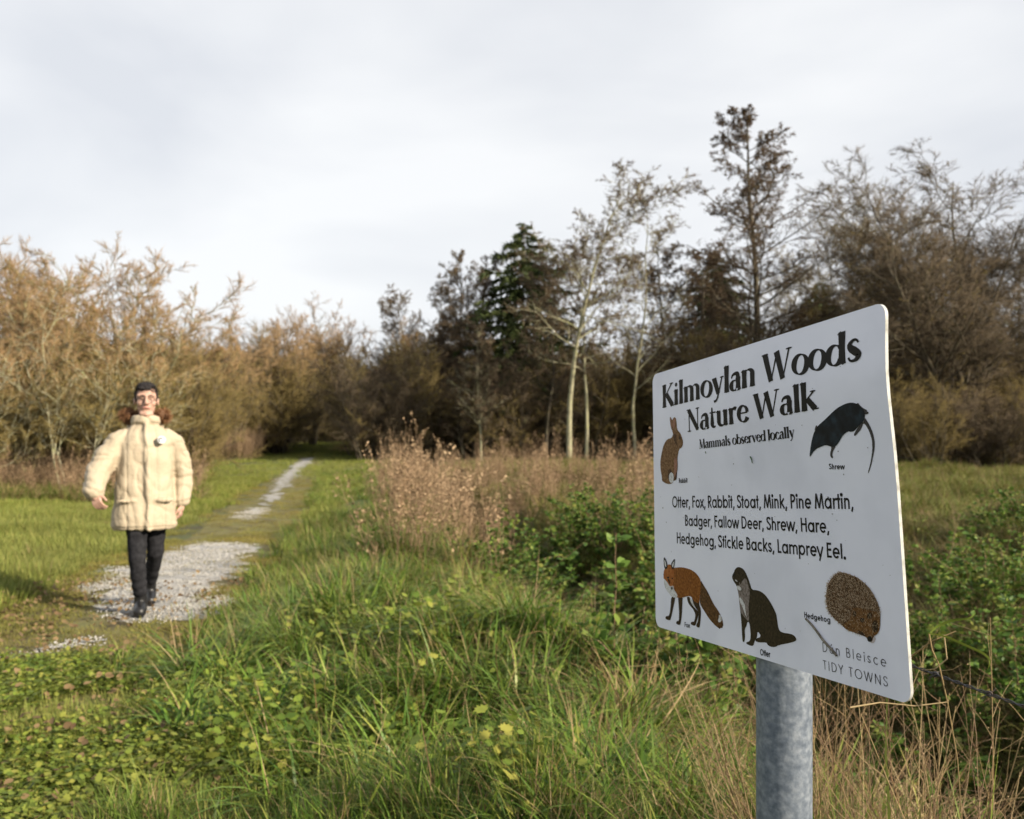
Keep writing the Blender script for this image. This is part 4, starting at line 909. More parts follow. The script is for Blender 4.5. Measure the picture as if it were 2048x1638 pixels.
C_mid = protos('meadow_tussock', 5, f_mid, [M['long'], M['dry']])
def f_rank(b, r):
    az = r.uniform(0, 6.28)
    blades(b, r, 40, .13, .28, .62, .010, .45, 1.6, 5, 0); blades(b, r, 22, .13, .35, .6, .010, .7, 1.4, 5, 0, az); blades(b, r, 12, .13, .3, .65, .006, .6, 1.2, 5, 1)
C_rank = protos('rank_tussock', 6, f_rank, [M['rank'], M['drybrown']])
def f_field(b, r): blades(b, r, 56, .15, .12, .32, .008, .5, 1.2, 4, 0); blades(b, r, 10, .15, .15, .35, .004, .5, .8, 4, 1)
C_field = protos('field_tussock', 5, f_field, [M['field'], M['drybrown']])
def f_dry(b, r):
    blades(b, r, 20, .14, .25, .65, .007, .45, 1.7, 6, 0); blades(b, r, 18, .15, .25, .6, .006, .8, 1.6, 6, 1); blades(b, r, 30, .13, .25, .6, .011, .4, 1.8, 6, 2)
C_dry = protos('dry_tussock', 6, f_dry, [M['dry'], M['drybrown'], M['long']])
C_weed = protos('weed_patch', 6, lambda b, r: (rosette(b, r, 38, .16, .01, .07, .012, .032), blades(b, r, 16, .16, .03, .10, .005, .4, .7, 3, 1)), [M['weed'], M['lawn']])
C_butter = protos('buttercup_patch', 5, lambda b, r: rosette(b, r, 44, .17, .05, .28, .022, .05), [M['weed']])
C_stalk = protos('dead_weed', 6, lambda b, r: stalk_plant(b, r, 1.15, 7, .16, 9, 0), [M['pinkbrown']])
C_thin = protos('thin_stalks', 6, lambda b, r: (stalk_plant(b, r, .85, 4, .16, 8, 0, .0022, 12, .0014), stalk_plant(b, r, .85, 3, .16, 7, 1, .0022, 10, .0018), blades(b, r, 7, .14, .4, .85, .005, .5, 1.5, 6, 1), blades(b, r, 9, .14, .3, .75, .009, .3, 1.4, 6, 2)), [M['drybrown'], M['dry'], M['long']])
C_bram = protos('bramble', 4, lambda b, r: cane(b, r, 9, .75, .5, 0, 1), [M['bramble'], M['drybrown']])
def f_leaf(b, r): 
    n = 5; V, F = place(OVA[0], OVA[1], np.stack([r.uniform(-.1, .1, n), r.uniform(-.1, .1, n), r.uniform(.008, .04, n)], -1), euler_R(r.normal(0, .4, n), r.normal(0, .4, n), r.uniform(0, 6.3, n)), r.uniform(.025, .05, n)); b.add(V, F)
C_fall = protos('fallen_leaf', 4, f_leaf, [M['fallen']])
def f_peb(b, r):
    n = 60
    for _ in range(n):
        bm = bmesh.new(); bmesh.ops.create_icosphere(bm, subdivisions=1, radius=1)
        V = np.array([v.co for v in bm.verts]); F = np.array([[v.index for v in f.verts] for f in bm.faces]); bm.free()
        V = V * r.uniform(.6, 1.2, 3) * r.uniform(.0025, .008) * np.array([1, 1, .6]) * r.uniform(.85, 1.15, (len(V), 1)); b.add(V + np.array([r.uniform(-.12, .12), r.uniform(-.12, .12), .003]), F)
C_peb = protos('pebble', 4, f_peb, [M['pebble']])

rng = np.random.default_rng(77)
def wedge(n, d0, d1, px0, px1, p=1.):
    """random spots in the part of the land between two view directions, even over the ground"""
    d = np.sqrt(rng.uniform(d0 ** 2, d1 ** 2, n)) if p == 1 else d0 + (d1 - d0) * rng.random(n) ** p
    t = rng.uniform(px0, px1, n); return (t - CX) / FPX * d, d
def keep(x, y, m): return x[m], y[m]
def sarr(n, a, b): return rng.uniform(a, b, n)
# lawn either side of the track, all the way to the wood
def lawn_ok(x, y):
    s = x - x_f(y); return (s < -.9 + (fbm(x, y) - .5) * .8) & ~(on_gravel(x, y) & (rng.random(len(x)) < .82))
x, y = wedge(40000, 6.2, 30, -380, 900); m = lawn_ok(x, y); x, y = keep(x, y, m)
dp = np.abs(x - path_x(y)); mo = (dp < .75 + fbm(x * 2, y * 2) * .8)
scatter('lawn_grass', C_lawn, 5, x[~mo], y[~mo], sarr((~mo).sum(), .7, 1.5) * (1 + .5 * (fbm(x[~mo] * .8, y[~mo] * .8) > .55)), 'short bright green meadow grass beside the track', 'grass', rng)
xt, yt = wedge(5000, 6.5, 34, -60, 760); mt = lawn_ok(xt, yt) & (np.abs(xt - path_x(yt)) > 1.3) & (fbm(xt * .9 + 33, yt * .9) > .56); xt, yt = keep(xt, yt, mt)
scatter('lawn_tufts', C_field, 5, xt, yt, sarr(len(xt), .4, .85), 'longer uneven tufts scattered over the meadow', 'grass', rng, tilt=.2)
x2, y2 = wedge(11000, 30, 75, -300, 1000); m = (x2 - x_f(y2) < -.5) & ~on_gravel(x2, y2); x2, y2 = keep(x2, y2, m)
scatter('far_lawn_grass', C_lawn, 5, x2, y2, sarr(len(x2), 1.4, 2.4), 'green grass at the far end of the meadow below the willows', 'grass', rng)
x3, y3 = wedge(15000, 2.6, 13, -480, 620); m = lawn_ok(x3, y3) & (np.abs(x3 - path_x(y3)) < 1.9); x3, y3 = keep(x3, y3, m)
xm = np.concatenate([x[mo], x3]); ym = np.concatenate([y[mo], y3]); km = (fbm(xm * 1.6 + 11, ym * 1.6) > .42) | (np.abs(xm - path_x(ym)) > 1.0); xm, ym = xm[km], ym[km]
scatter('moss', C_moss, 4, xm, ym, sarr(len(xm), .7, 1.4), 'yellowish moss and very short grass on the track', 'moss', rng)
# near left: creeping weeds, some grass, fallen leaves
def nearleft(n, d0, d1, a, b): 
    x, y = wedge(n, d0, d1, a, b); s = x - x_f(y); return keep(x, y, (s < -.85 + (fbm(x * 1.5, y * 1.5) - .5) * .9) & ~on_gravel(x, y))
x, y = nearleft(4900, 2.2, 6.6, -520, 900); cl = fbm(x * 1.3, y * 1.3); m = (cl > .46) & (y < 5.2 + (fbm(x * 2 + 9, y * 2) - .5) * 1.5); x1, y1 = keep(x, y, m)
scatter('creeping_weeds', C_weed, 6, x1, y1, sarr(len(x1), .6, 1.15), 'low creeping weeds with small green leaves in the near left corner', 'weeds', rng)
x, y = nearleft(4600, 2.2, 7.0, -520, 900); x1, y1 = keep(x, y, (fbm(x * 1.3, y * 1.3) < .62) & (np.abs(x - path_x(y)) > .9 - .9 * (y < 4.6)))
scatter('near_lawn_grass', C_lawn, 5, x1, y1, sarr(len(x1), .6, 1.3), 'tufts of bright short grass among the weeds in front', 'grass', rng)
x, y = wedge(900, 2.5, 8.5, -480, 800); s = x - x_f(y); x, y = keep(x, y, s < -.7)
scatter('fallen_leaves', C_fall, 4, x, y, sarr(len(x), .6, 1.15), 'brown fallen leaves lying among the weeds and moss', 'leaves', rng, zoff=.03, tilt=.3)
# gravel stones
xs = []; 
for g in GRAVEL[:3]:
    g = np.array(g); a = g.min(0) - .3; c = g.max(0) + .3; n = int((c[0] - a[0]) * (c[1] - a[1]) * 55); q = rng.uniform(a, c, (n, 2)); xs.append(q[on_gravel(q[:, 0], q[:, 1])])
q = np.concatenate(xs); scatter('gravel_stones', C_peb, 4, q[:, 0], q[:, 1], sarr(len(q), .7, 1.4), 'loose grey gravel stones on the track', 'gravel', rng, zoff=.012)
# lush bank: long wet grass, buttercup leaves
x, y = wedge(2600, 2.2, 14, 350, 1500); s = x - x_f(y); n = fbm(x * 1.2 + 5, y * 1.2)
m = (s > -1.15 + (n - .5) * .8) & (s < .75) & (rng.random(len(x)) < np.where(s > .3, .4, .7)) & (fbm(x * 2.2 + 50, y * 2.2) > .38); x, y = keep(x, y, m)
scatter('long_grass', C_long, 6, x, y, sarr(len(x), .5, .9), 'long arching wet grass on the bank', 'grass', rng, tilt=.15)
def clumps(spec, per):
    xs = []
    for px, py, r in spec:
        c = GP(px, py); xs.append(c + rng.normal(0, r * .6, (int(per * r * r) + 3, 2)))
    q = np.concatenate(xs); return q[:, 0], q[:, 1]
x, y = clumps([(820, 1330, .55), (700, 1430, .5), (900, 1260, .5), (620, 1530, .45), (560, 1440, .4), (980, 1220, .4), (760, 1500, .35), (500, 1580, .35), (1180, 1300, .4), (660, 1330, .5), (1000, 1600, .25)], 48)
scatter('buttercup_leaves', C_butter, 5, x, y, sarr(len(x), .6, 1.1), 'leafy buttercup growth in patches between the long grass on the bank', 'weeds', rng)
x, y = clumps([(1000, 1330, .5), (1060, 1470, .45), (700, 1580, .4), (930, 1580, .4), (600, 1290, .6), (1150, 1520, .4), (860, 1420, .4), (1120, 1360, .4), (520, 1330, .5), (1230, 1420, .4), (760, 1260, .6), (640, 1210, .6), (1200, 1580, .35), (1300, 1500, .35), (1330, 1600, .3), (1280, 1350, .4), (1420, 1450, .3), (800, 1400, .5), (940, 1480, .45), (640, 1450, .4), (1080, 1270, .5)], 66)
scatter('bright_tussocks', C_lush, 6, x, y, sarr(len(x), .6, 1.0), 'bright broad bladed grass tussocks arching over the bank', 'grass', rng, tilt=.2)
x, y = wedge(5200, 5.5, 34, 380, 900); s = x - x_f(y); m = (s > -2.7 + (fbm(x * .8, y * .8) - .5) * 1.6) & (s < .2) & (np.abs(x - path_x(y)) > .8) & ~on_gravel(x, y) & (fbm(x * 1.1 + 60, y * 1.1) > .40); x, y = keep(x, y, m)
scatter('verge_grass', C_mid, 5, x, y, sarr(len(x), .5, 1.15), 'tufted green grass on the verge right of the track', 'grass', rng, tilt=.15)
x, y = wedge(85, 1.65, 2.7, 1560, 2050); s = x - x_f(y); m = (s > -.25) & (s < .28) & (np.hypot(x - POST[0], y - POST[1]) > .22); x, y = keep(x, y, m)
scatter('stalk_tangle', C_thin, 6, x, y, sarr(len(x), .75, 1.05), 'tangle of thin brown dead stalks between the sign post and the wire', 'stalks', rng, tilt=.3)
# dry grass from the post back along the fence, withered stalks
x, y = wedge(2300, 1.75, 9, 900, 2050); s = x - x_f(y); m = (s > .3 + (fbm(x * 2, y * 2) - .5) * .8) & (s < 1.25) & (rng.random(len(x)) < .48); x, y = keep(x, y, m)
scatter('dry_grass', C_dry, 6, x, y, sarr(len(x), .7, 1.1), 'dry straw coloured grass around the sign post', 'grass', rng, tilt=.2)
x, y = wedge(2600, 9, 40, 730, 1400); s = x - x_f(y); m = (s > .1 + (fbm(x * .6, y * .6) - .5) * 1.6) & (s < 9); x, y = keep(x, y, m); gm = fbm(x * .7 + 70, y * .7) > .39
scatter('meadow_green', C_field, 5, x[gm], y[gm], sarr(gm.sum(), 1., 2.), 'green rough grass between the straw beyond the bank', 'grass', rng, tilt=.2); x, y = x[~gm], y[~gm]
scatter('meadow_straw', C_dry, 6, x, y, sarr(len(x), .6, 1.05), 'straw coloured rough grass beyond the bank', 'grass', rng, tilt=.2)
x, y = clumps([(825, 975, .6), (835, 1010, .7), (880, 960, .8), (870, 1070, .55), (905, 1040, .7), (930, 1100, .5), (960, 1000, .9), (1000, 960, 1.2), (1020, 1060, .6), (1050, 920, 1.6), (1065, 1010, .8), (985, 1110, .45), (840, 1120, .4), (1190, 1000, .8), (1235, 1050, .6), (1285, 1000, .8), (1300, 1080, .5), (1130, 960, 1.0), (870, 1000, .9), (930, 980, .9), (1040, 1090, .5), (900, 1120, .45), (850, 1040, .7), (800, 1000, .6)], 19)
scatter('withered_weeds', C_stalk, 6, x, y, sarr(len(x), .55, 1.25), 'tall withered tan weeds in ragged stands behind the bank left of the sign', 'weeds', rng, tilt=.14)
xx, yy = wedge(420, 18.5, 23, -80, 400, 1.5)
scatter('scrub_edge_straw', C_dry, 6, xx, yy, sarr(len(xx), .8, 1.3), 'straw coloured grass at the foot of the left scrub', 'grass', rng, tilt=.2)
xx, yy = wedge(130, 19, 24, -80, 400)
scatter('scrub_edge_weeds', C_stalk, 6, xx, yy, sarr(len(xx), .7, 1.1), 'brown withered weeds at the foot of the left scrub', 'weeds', rng, tilt=.15)
x, y = wedge(260, 44, 52, 385, 520); scatter('withered_weeds_by_wood', C_stalk, 6, x, y, sarr(len(x), .9, 1.6), 'reddish brown withered weeds below the willows left of the track', 'weeds', rng)
# brambles and nettles in the ditch edge
x, y = wedge(420, 4.3, 13, 960, 1420); s = x - x_f(y); m = (s > .7) & (s < 3.6) & (fbm(x * .9 + 31, y * .9) > .53); x, y = keep(x, y, m)
scatter('brambles', C_bram, 4, x, y, sarr(len(x), .55, 1.0), 'dark green brambles and nettles left of the sign', 'brambles', rng)
x, y = wedge(110, 3.2, 11, 1800, 2150); s = x - x_f(y); m = (s > 1.2) & (fbm(x * .8 + 12, y * .8 + 5) > .54); x, y = keep(x, y, m)
scatter('ditch_brambles', C_bram, 4, x, y, sarr(len(x), .4, .75), 'dark green brambles in the ditch at the right edge', 'brambles', rng)
# ditch and field on the right
x, y = wedge(6600, 2.2, 12, 1250, 2450); s = x - x_f(y); m = (s > 1.1); x, y = keep(x, y, m)
scatter('ditch_grass', C_rank, 6, x, y, sarr(len(x), .45, .8), 'dark rank grass in the ditch right of the sign', 'grass', rng, tilt=.2)
x, y = wedge(11000, 9, 40, 1080, 2400); s = x - x_f(y); m = s > 2.4; x, y = keep(x, y, m)
scatter('field_grass', C_field, 5, x, y, sarr(len(x), .8, 1.7), 'rough green field grass on the right below the trees', 'grass', rng, tilt=.15)
x, y = wedge(1500, 3.2, 34, 1500, 2150); s = x - x_f(y); m = (s > 3.0) & (fbm(x * .4 + 40, y * .4) > .47); x, y = keep(x, y, m)
scatter('field_straw', C_dry, 6, x, y, sarr(len(x), .6, 1.0), 'straw coloured tufts in the field right of the sign', 'grass', rng, tilt=.25)
# undergrowth and the wood behind
shr = []
for k in range(5):
    t, c = make_tree(300 + k, 4.6, .05, stems=9, lean=.75, levels=[(7, .15, 38, 12, .5, .4, .6, 5, .14, .05, 3), (6, .1, 40, 14, .55, .35, .6, 3, .18, .03, 3)], twig=(14, .75, 40, .008), leaf=(1200, .045, .08), hv=.35, base_r=.6, bark_m='bark_dark', twig_m='twig_brown' if k in (1, 3) else 'twig_olive', leaf_m='leaf_alder')
    bm = bmesh.new(); bm.from_mesh(c); o = len(c.materials); bm.from_mesh(t); bm.to_mesh(c); bm.free(); shr.append(c)
C_shr = proto_set('shrub', shr)
tt = np.concatenate([rng.uniform(760, 1500, 90), rng.uniform(1400, 2150, 120), rng.uniform(-80, 660, 70)]); dd = np.where(tt > 700, rng.uniform(44, 66, 280), rng.uniform(50, 80, 280))
e1 = np.concatenate([rng.uniform(1340, 2150, 58), rng.uniform(1780, 2120, 12)]); tt = np.concatenate([tt, e1, rng.uniform(400, 640, 40), rng.uniform(712, 860, 40), rng.uniform(560, 820, 50)]); dd = np.concatenate([dd, rng.uniform(33, 42, 70), rng.uniform(49, 58, 40), rng.uniform(44, 58, 40), rng.uniform(58, 100, 50)])
m = np.abs((tt - CX) / FPX * dd - path_x(dd)) > 2.7; tt, dd = tt[m], dd[m]
lef = np.linspace(-90, 380, 26); tt = np.concatenate([tt, lef]); dd = np.concatenate([dd, rng.uniform(25, 36, 26)])
x, y = (tt - CX) / FPX * dd, dd
scatter('undergrowth', C_shr, 5, x, y, sarr(len(x), .8, 1.45) * np.where(tt < 400, .75, np.where(tt > 1330, 1.25, 1.0)) * np.where((dd < 43.9) & (tt > 1250), .5, 1.), 'tangled bare undergrowth filling the edge of the wood', 'undergrowth', rng)
tt = rng.uniform(-250, 2350, 420); dd = rng.uniform(78, 125, 420); tt = np.concatenate([tt, rng.uniform(640, 735, 14)]); dd = np.concatenate([dd, rng.uniform(105, 125, 14)])
m = (np.abs((tt - CX) / FPX * dd - path_x(dd)) > 4) | (dd > 108); tt, dd = tt[m], dd[m]
scatter('far_wood', C_shr, 5, (tt - CX) / FPX * dd, dd, sarr(len(tt), 1.5, 2.4), 'far bare wood closing the view behind the trees', 'wood', rng)
# close to the camera the bank is covered too
rng = np.random.default_rng(909)
x, y = wedge(900, 1.2, 3.2, 200, 1900); m = (np.hypot(x - POST[0], y - POST[1]) > .15); x, y = keep(x, y, m)
scatter('near_bank_grass', C_mid, 5, x, y, sarr(len(x), .5, .95), 'short grass covering the bank at the bottom edge of the picture', 'grass', rng, tilt=.2)
# ------------------------------------------------------------------ barbed wire fence
M['wire'] = noise_mat('rusty_dark_wire', [(.03, .032, .038), (.07, .07, .075), (.06, .04, .03)], scale=90, rough=.55, metal=.5)
M['stake'] = noise_mat('weathered_fence_wood', [(.1, .085, .065), (.2, .175, .14), (.28, .25, .2)], scale=9, rough=.9, stretch=(6, 6, .7), bump=.5, bscale=20)
def fence_pt(yv, zv): return np.array([float(x_f(yv)), yv, zv])
STY = 2.065                                               # a stake hidden behind the sign post
fence = empty('barbed_wire', (0, 0, 0)); tag(fence, 'single dark strand of barbed wire running right from behind the sign', 'wire')
t = np.linspace(0, 1, 260); ys = STY + (-.55 - STY) * t
base_l = np.stack([x_f(ys), ys, .985 - .03 * np.sin(np.pi * t)], -1)
side = nrm(np.array([.34, 1, 0])[None])[0]; perp = np.array([side[1], -side[0], 0])
for ph in (0, math.pi):
    w = 2 * math.pi * t * 2.75 / .055
    tw = base_l + .0021 * (np.cos(w + ph)[:, None] * perp + np.sin(w + ph)[:, None] * np.array([0, 0, 1]))
    V, F = tubes(tw[None], .0015, .0015, 5); link('strand', MB().add(V, F).mesh('strand', [M['wire']]), fence)
def barb(yv):
    p = np.array([float(np.interp(-yv, -ys, base_l[:, 0])), yv, float(np.interp(-yv, -ys, base_l[:, 2]))]); b = MB()
    a = np.linspace(0, 4 * math.pi, 24); c = p + .0042 * (np.cos(a)[:, None] * perp + np.sin(a)[:, None] * np.array([0, 0, 1])) + np.linspace(-.006, .006, 24)[:, None] * side
    V, F = tubes(c[None], .0013, .0013, 5); b.add(V, F)
    for q, sg in ((-.006, 1), (.006, -1)):
        for d in (perp * .7 + np.array([0, 0, .7]), -perp * .8 + np.array([0, 0, -.45])):
            V, F = tubes(np.stack([p + side * q, p + side * (q + .006 * sg) + d * sg * .016])[None], .0013, .0004, 5); b.add(V, F)
    return link('barb', b.mesh('barb', [M['wire']]), fence)
for yv in (1.545, 1.43, 1.66, 1.31, 1.18, 1.80, 1.92): barb(yv)
sp = fence_pt(STY + .03, 0); zg = float(H(sp[0], sp[1]))
z = np.linspace(zg - .3, 1.03, 9); pts = np.stack([sp[0] + .004 * np.sin(z * 5), np.full_like(z, sp[1]), z], -1)[None]
V, F = tubes(pts, .034, .030, 10); b = MB().add(V, F); top = V[-10:]; b.add(np.concatenate([top, top.mean(0, keepdims=True) + [[0, 0, .006]]]), [(i, (i + 1) % 10, 10) for i in range(10)])
tag(link('fence_stake', b.mesh('fence_stake', [M['stake']])), 'weathered wooden fence stake standing behind the sign post', 'stake')

# dead stalks and two fresh blades that hang over the wire beside the sign
def curve_blade(name, pxs, d, w, mat, lab, cat, thick=.0008):
    p = np.array([P3(a, c, dd) for (a, c), dd in zip(pxs, d)]); q = np.stack([np.interp(np.linspace(0, 1, 25), np.linspace(0, 1, len(p)), p[:, i]) for i in range(3)], -1)
    for _ in range(3): q[1:-1] = (q[:-2] + q[2:] + 2 * q[1:-1]) / 4
    dirs = np.gradient(q, axis=0); sd = nrm(np.cross(dirs, np.array([.25, 1, .5]))); k = (w * np.sin(np.linspace(.35, math.pi * .97, 25)) / 2)[:, None]
    up = nrm(np.cross(sd, dirs)) * thick
    V = np.concatenate([q - sd * k, q + up, q + sd * k]); i = np.arange(24); F = []
    for a in (0, 25): F.append(np.stack([i + a, i + a + 1, i + a + 26], 1)); F.append(np.stack([i + a, i + a + 26, i + a + 25], 1))
    return tag(link(name, MB().add(V, np.concatenate(F)).mesh(name, [mat])), lab, cat)
curve_blade('hanging_grass', [(1858, 1268), (1875, 1252), (1905, 1240), (1940, 1237), (1953, 1225)], [1.62, 1.62, 1.61, 1.6, 1.6], .006, M['long'], 'green grass blade curling up to the right above the wire', 'grass blade')
curve_blade('hanging_grass', [(1855, 1266), (1890, 1272), (1930, 1290), (1970, 1308), (1982, 1322), (1975, 1340)], [1.62, 1.6, 1.59, 1.58, 1.57, 1.57], .005, M['weed'], 'yellow green grass blade drooping to the right over the wire', 'grass blade')
def dead(pxs, d, r, lab):
    p = np.array([P3(a, c, dd) for (a, c), dd in zip(pxs, d)]); q = np.stack([np.interp(np.linspace(0, 1, 16), np.linspace(0, 1, len(p)), p[:, i]) for i in range(3)], -1)
    V, F = tubes(q[None], r, r * .6, 5); tag(link('dead_stalk', MB().add(V, F).mesh('dead_stalk', [M['dry']])), lab, 'stalk')
dead([(1815, 1318), (1840, 1300), (1862, 1283), (1912, 1262)], [1.68, 1.65, 1.63, 1.62], .0018, 'straw coloured stalk rising right from the sign edge to the grass blades')
dead([(1858, 1268), (1864, 1300), (1878, 1330), (1895, 1405), (1915, 1520), (1925, 1660)], [1.62, 1.62, 1.62, 1.62, 1.63, 1.66], .0017, 'long pale dead stalk hanging down over the wire')
dead([(1888, 1270), (1894, 1318), (1870, 1338), (1850, 1340)], [1.62, 1.61, 1.62, 1.64], .0014, 'kinked straw looping back to the wire')
dead([(1700, 1415), (1760, 1405), (1830, 1412), (1895, 1404)], [1.62, 1.63, 1.62, 1.62], .0018, 'nearly level straw crossing below the lower right corner of the sign')

# ------------------------------------------------------------------ the walking person
def balls(chain, step=.22):
    """chain of (x,y,z,r) -> spheres along it"""
    out = []
    for a, c in zip(chain[:-1], chain[1:]):
        a = np.array(a, float); c = np.array(c, float); n = max(2, int(np.linalg.norm(c[:3] - a[:3]) / (step * min(a[3], c[3]))) + 1)
        for t in np.linspace(0, 1, n): out.append(a * (1 - t) + c * t)
    return out
_bm = bmesh.new(); bmesh.ops.create_icosphere(_bm, subdivisions=2, radius=1); SPV = np.array([v.co for v in _bm.verts]); SPF = np.array([[v.index for v in f.verts] for f in _bm.faces]); _bm.free()
def fuse(name, balls_, ells=(), lofts=(), voxel=.008, mat=None, parent=None, smooth=2, disp=None):
    b = MB()
    for q in balls_: b.add(SPV * q[3] + q[:3], SPF)
    for c, r_ in ells: b.add(SPV * np.array(r_) + np.array(c), SPF)
    for V, F in lofts: b.add(V, F)
    me = b.mesh(name + '_raw', []); o = link(name + '_raw', me)
    md = o.modifiers.new('r', 'REMESH'); md.mode = 'VOXEL'; md.voxel_size = voxel
    if smooth: s = o.modifiers.new('s', 'SMOOTH'); s.iterations = smooth; s.factor = .5
    dg = bpy.context.evaluated_depsgraph_get(); dg.update()
    out = bpy.data.meshes.new_from_object(o.evaluated_get(dg)); bpy.data.objects.remove(o); bpy.data.meshes.remove(me)
    out.name = name
    if disp:
        n = len(out.vertices); co = np.zeros(n * 3, np.float32); out.vertices.foreach_get('co', co); co = co.reshape(-1, 3)
        no = np.zeros(n * 3, np.float32); out.vertices.foreach_get('normal', no); no = no.reshape(-1, 3)
        out.vertices.foreach_set('co', (co + no * disp(co)[:, None]).astype(np.float32).ravel())
    out.polygons.foreach_set('use_smooth', np.ones(len(out.polygons), bool)); out.materials.clear(); out.materials.append(mat); out.update()
    return link(name, out, parent)
def loft(rings, n=40, ex=2.4):
    """rings (cx, cy, z, hw, hd) -> closed barrel"""
    a = np.linspace(0, 2 * math.pi, n, endpoint=False); c, s = np.cos(a), np.sin(a)
    ux = np.sign(c) * np.abs(c) ** (2 / ex); uy = np.sign(s) * np.abs(s) ** (2 / ex)
    V = [np.stack([cx + hw * ux, cy_ + hd * uy, np.full(n, z)], -1) for cx, cy_, z, hw, hd in rings]; k = len(rings)
    V = np.concatenate(V + [np.array([[rings[0][0], rings[0][1], rings[0][2]], [rings[-1][0], rings[-1][1], rings[-1][2]]])]); F = []
    for r in range(k - 1):
        for i in range(n): j = (i + 1) % n; F += [(r * n + i, r * n + j, (r + 1) * n + j), (r * n + i, (r + 1) * n + j, (r + 1) * n + i)]
    for i in range(n): j = (i + 1) % n; F += [(k * n, j, i), (k * n + 1, (k - 1) * n + i, (k - 1) * n + j)]
    return V, np.array(F)
def nz(co, f, k=0): return np.array([mnoise.noise(Vector((float(p[0]) * f + k, float(p[1]) * f, float(p[2]) * f))) for p in co])

M['skin'] = noise_mat('skin', [(.36, .215, .16), (.41, .25, .19), (.44, .275, .21)], scale=14, rough=.5)
M['hair'] = noise_mat('black_hair', [(.008, .007, .008), (.016, .014, .015), (.03, .026, .026)], scale=90, rough=.75, spec=.15)
M['jacket'] = noise_mat('sand_coloured_parka', [(.345, .285, .205), (.39, .325, .235), (.43, .36, .265)], scale=9, rough=.75, bump=.25, bscale=45)
M['trousers'] = noise_mat('black_trousers', [(.010, .010, .012), (.017, .017, .020), (.026, .026, .03)], scale=30, rough=.9, bump=.2, bscale=60, spec=.15)
M['shoe'] = pmat('black_shoe', (.009, .009, .010), .4)
M['fur'] = leaf_mat('brown_fur_trim', [(.10, .05, .025), (.22, .11, .055), (.34, .19, .10)], transl=.1, rough=.8)
M['fur_base'] = pmat('fur_backing', (.12, .06, .03), .9)
M['glass_frame'] = pmat('dark_glasses_frame', (.02, .015, .015), .35)
M['badge_white'] = pmat('badge_white', (.6, .6, .6), .6); M['badge_dark'] = pmat('badge_dark', (.03, .035, .06), .5)
M['lip'] = pmat('lips', (.42, .17, .14), .5); M['eye'] = pmat('eye', (.03, .02, .015), .2); M['watch'] = pmat('dark_watch', (.015, .015, .018), .3)
M['zip'] = pmat('zip_seam', (.33, .24, .12), .7)

PX_, PY_ = (285 - CX) / FPX * 6.95, 6.95
man = empty('person', (PX_, PY_, float(H(PX_, PY_)) + .012), math.atan2(-PX_, PY_)); tag(man, 'person in a sand coloured parka, black trousers and glasses walking towards us', 'person')
def hand(wr, dirv, palm_n, side, curl=.5):
    """wrist point, direction of fingers, palm normal, thumb side"""
    wr = np.array(wr); d = nrm(np.array(dirv, float)); s = nrm(np.array(side, float) - d * (np.array(side) @ d)); n = np.cross(d, s); n = n if n @ np.array(palm_n) > 0 else -n
    bl = balls([(*wr, .026), (*(wr + d * .035), .027)]) 
    for k, q in enumerate((-.030, -.010, .010, .029)):
        bl += balls([(*(wr + d * .03 + s * q * .8), .014), (*(wr + d * .078 + s * q), .0125)])
        ln_ = (.062, .078, .083, .072)[k]; p = wr + d * .085 + s * q; a = curl * .5; r = .0095; prev = p
        for j in range(3):
            a += curl * (.55 if j else .3); st = ln_ * (.45, .32, .23)[j]; nx_ = prev + (d * math.cos(a) + n * math.sin(a)) * st
            bl += balls([(*prev, r), (*nx_, r * .92)], .4); prev = nx_; r *= .92
    p = wr + d * .03 + s * .03; m = p + (d * .6 + s * .65 + n * .25) * .038; e = m + (d * .85 + s * .1 + n * .45) * .036
    bl += balls([(*p, .014), (*m, .0115), (*e, .0095)], .4)
    return bl
HX = .028
bl = balls([(.02, .03, 1.42, .07), (.02, .022, 1.5, .06), (HX, .012, 1.62, .054)])
bl += balls([(HX, -.098, 1.725, .009), (HX, -.112, 1.695, .012), (HX, -.121, 1.676, .0155)], .4) + balls([(HX - .013, -.104, 1.668, .010), (HX + .013, -.104, 1.668, .010)], .4)
bl += balls([(HX - .055, -.078, 1.737, .013), (HX, -.090, 1.735, .013), (HX + .055, -.078, 1.737, .013)], .4)
bl += balls([(HX - .02, -.09, 1.637, .009), (HX, -.096, 1.639, .010), (HX + .02, -.09, 1.637, .009)], .4) + balls([(HX - .03, -.062, 1.592, .024), (HX, -.075, 1.588, .026), (HX + .03, -.062, 1.592, .024)], .4)
ells = [((HX, .0, 1.728), (.081, .098, .104)), ((HX, -.018, 1.655), (.070, .080, .084)), ((HX - .04, -.058, 1.675), (.032, .03, .03)), ((HX + .04, -.058, 1.675), (.032, .03, .03)), ((HX - .085, .008, 1.69), (.010, .02, .033)), ((HX + .085, .008, 1.69), (.010, .02, .033))]
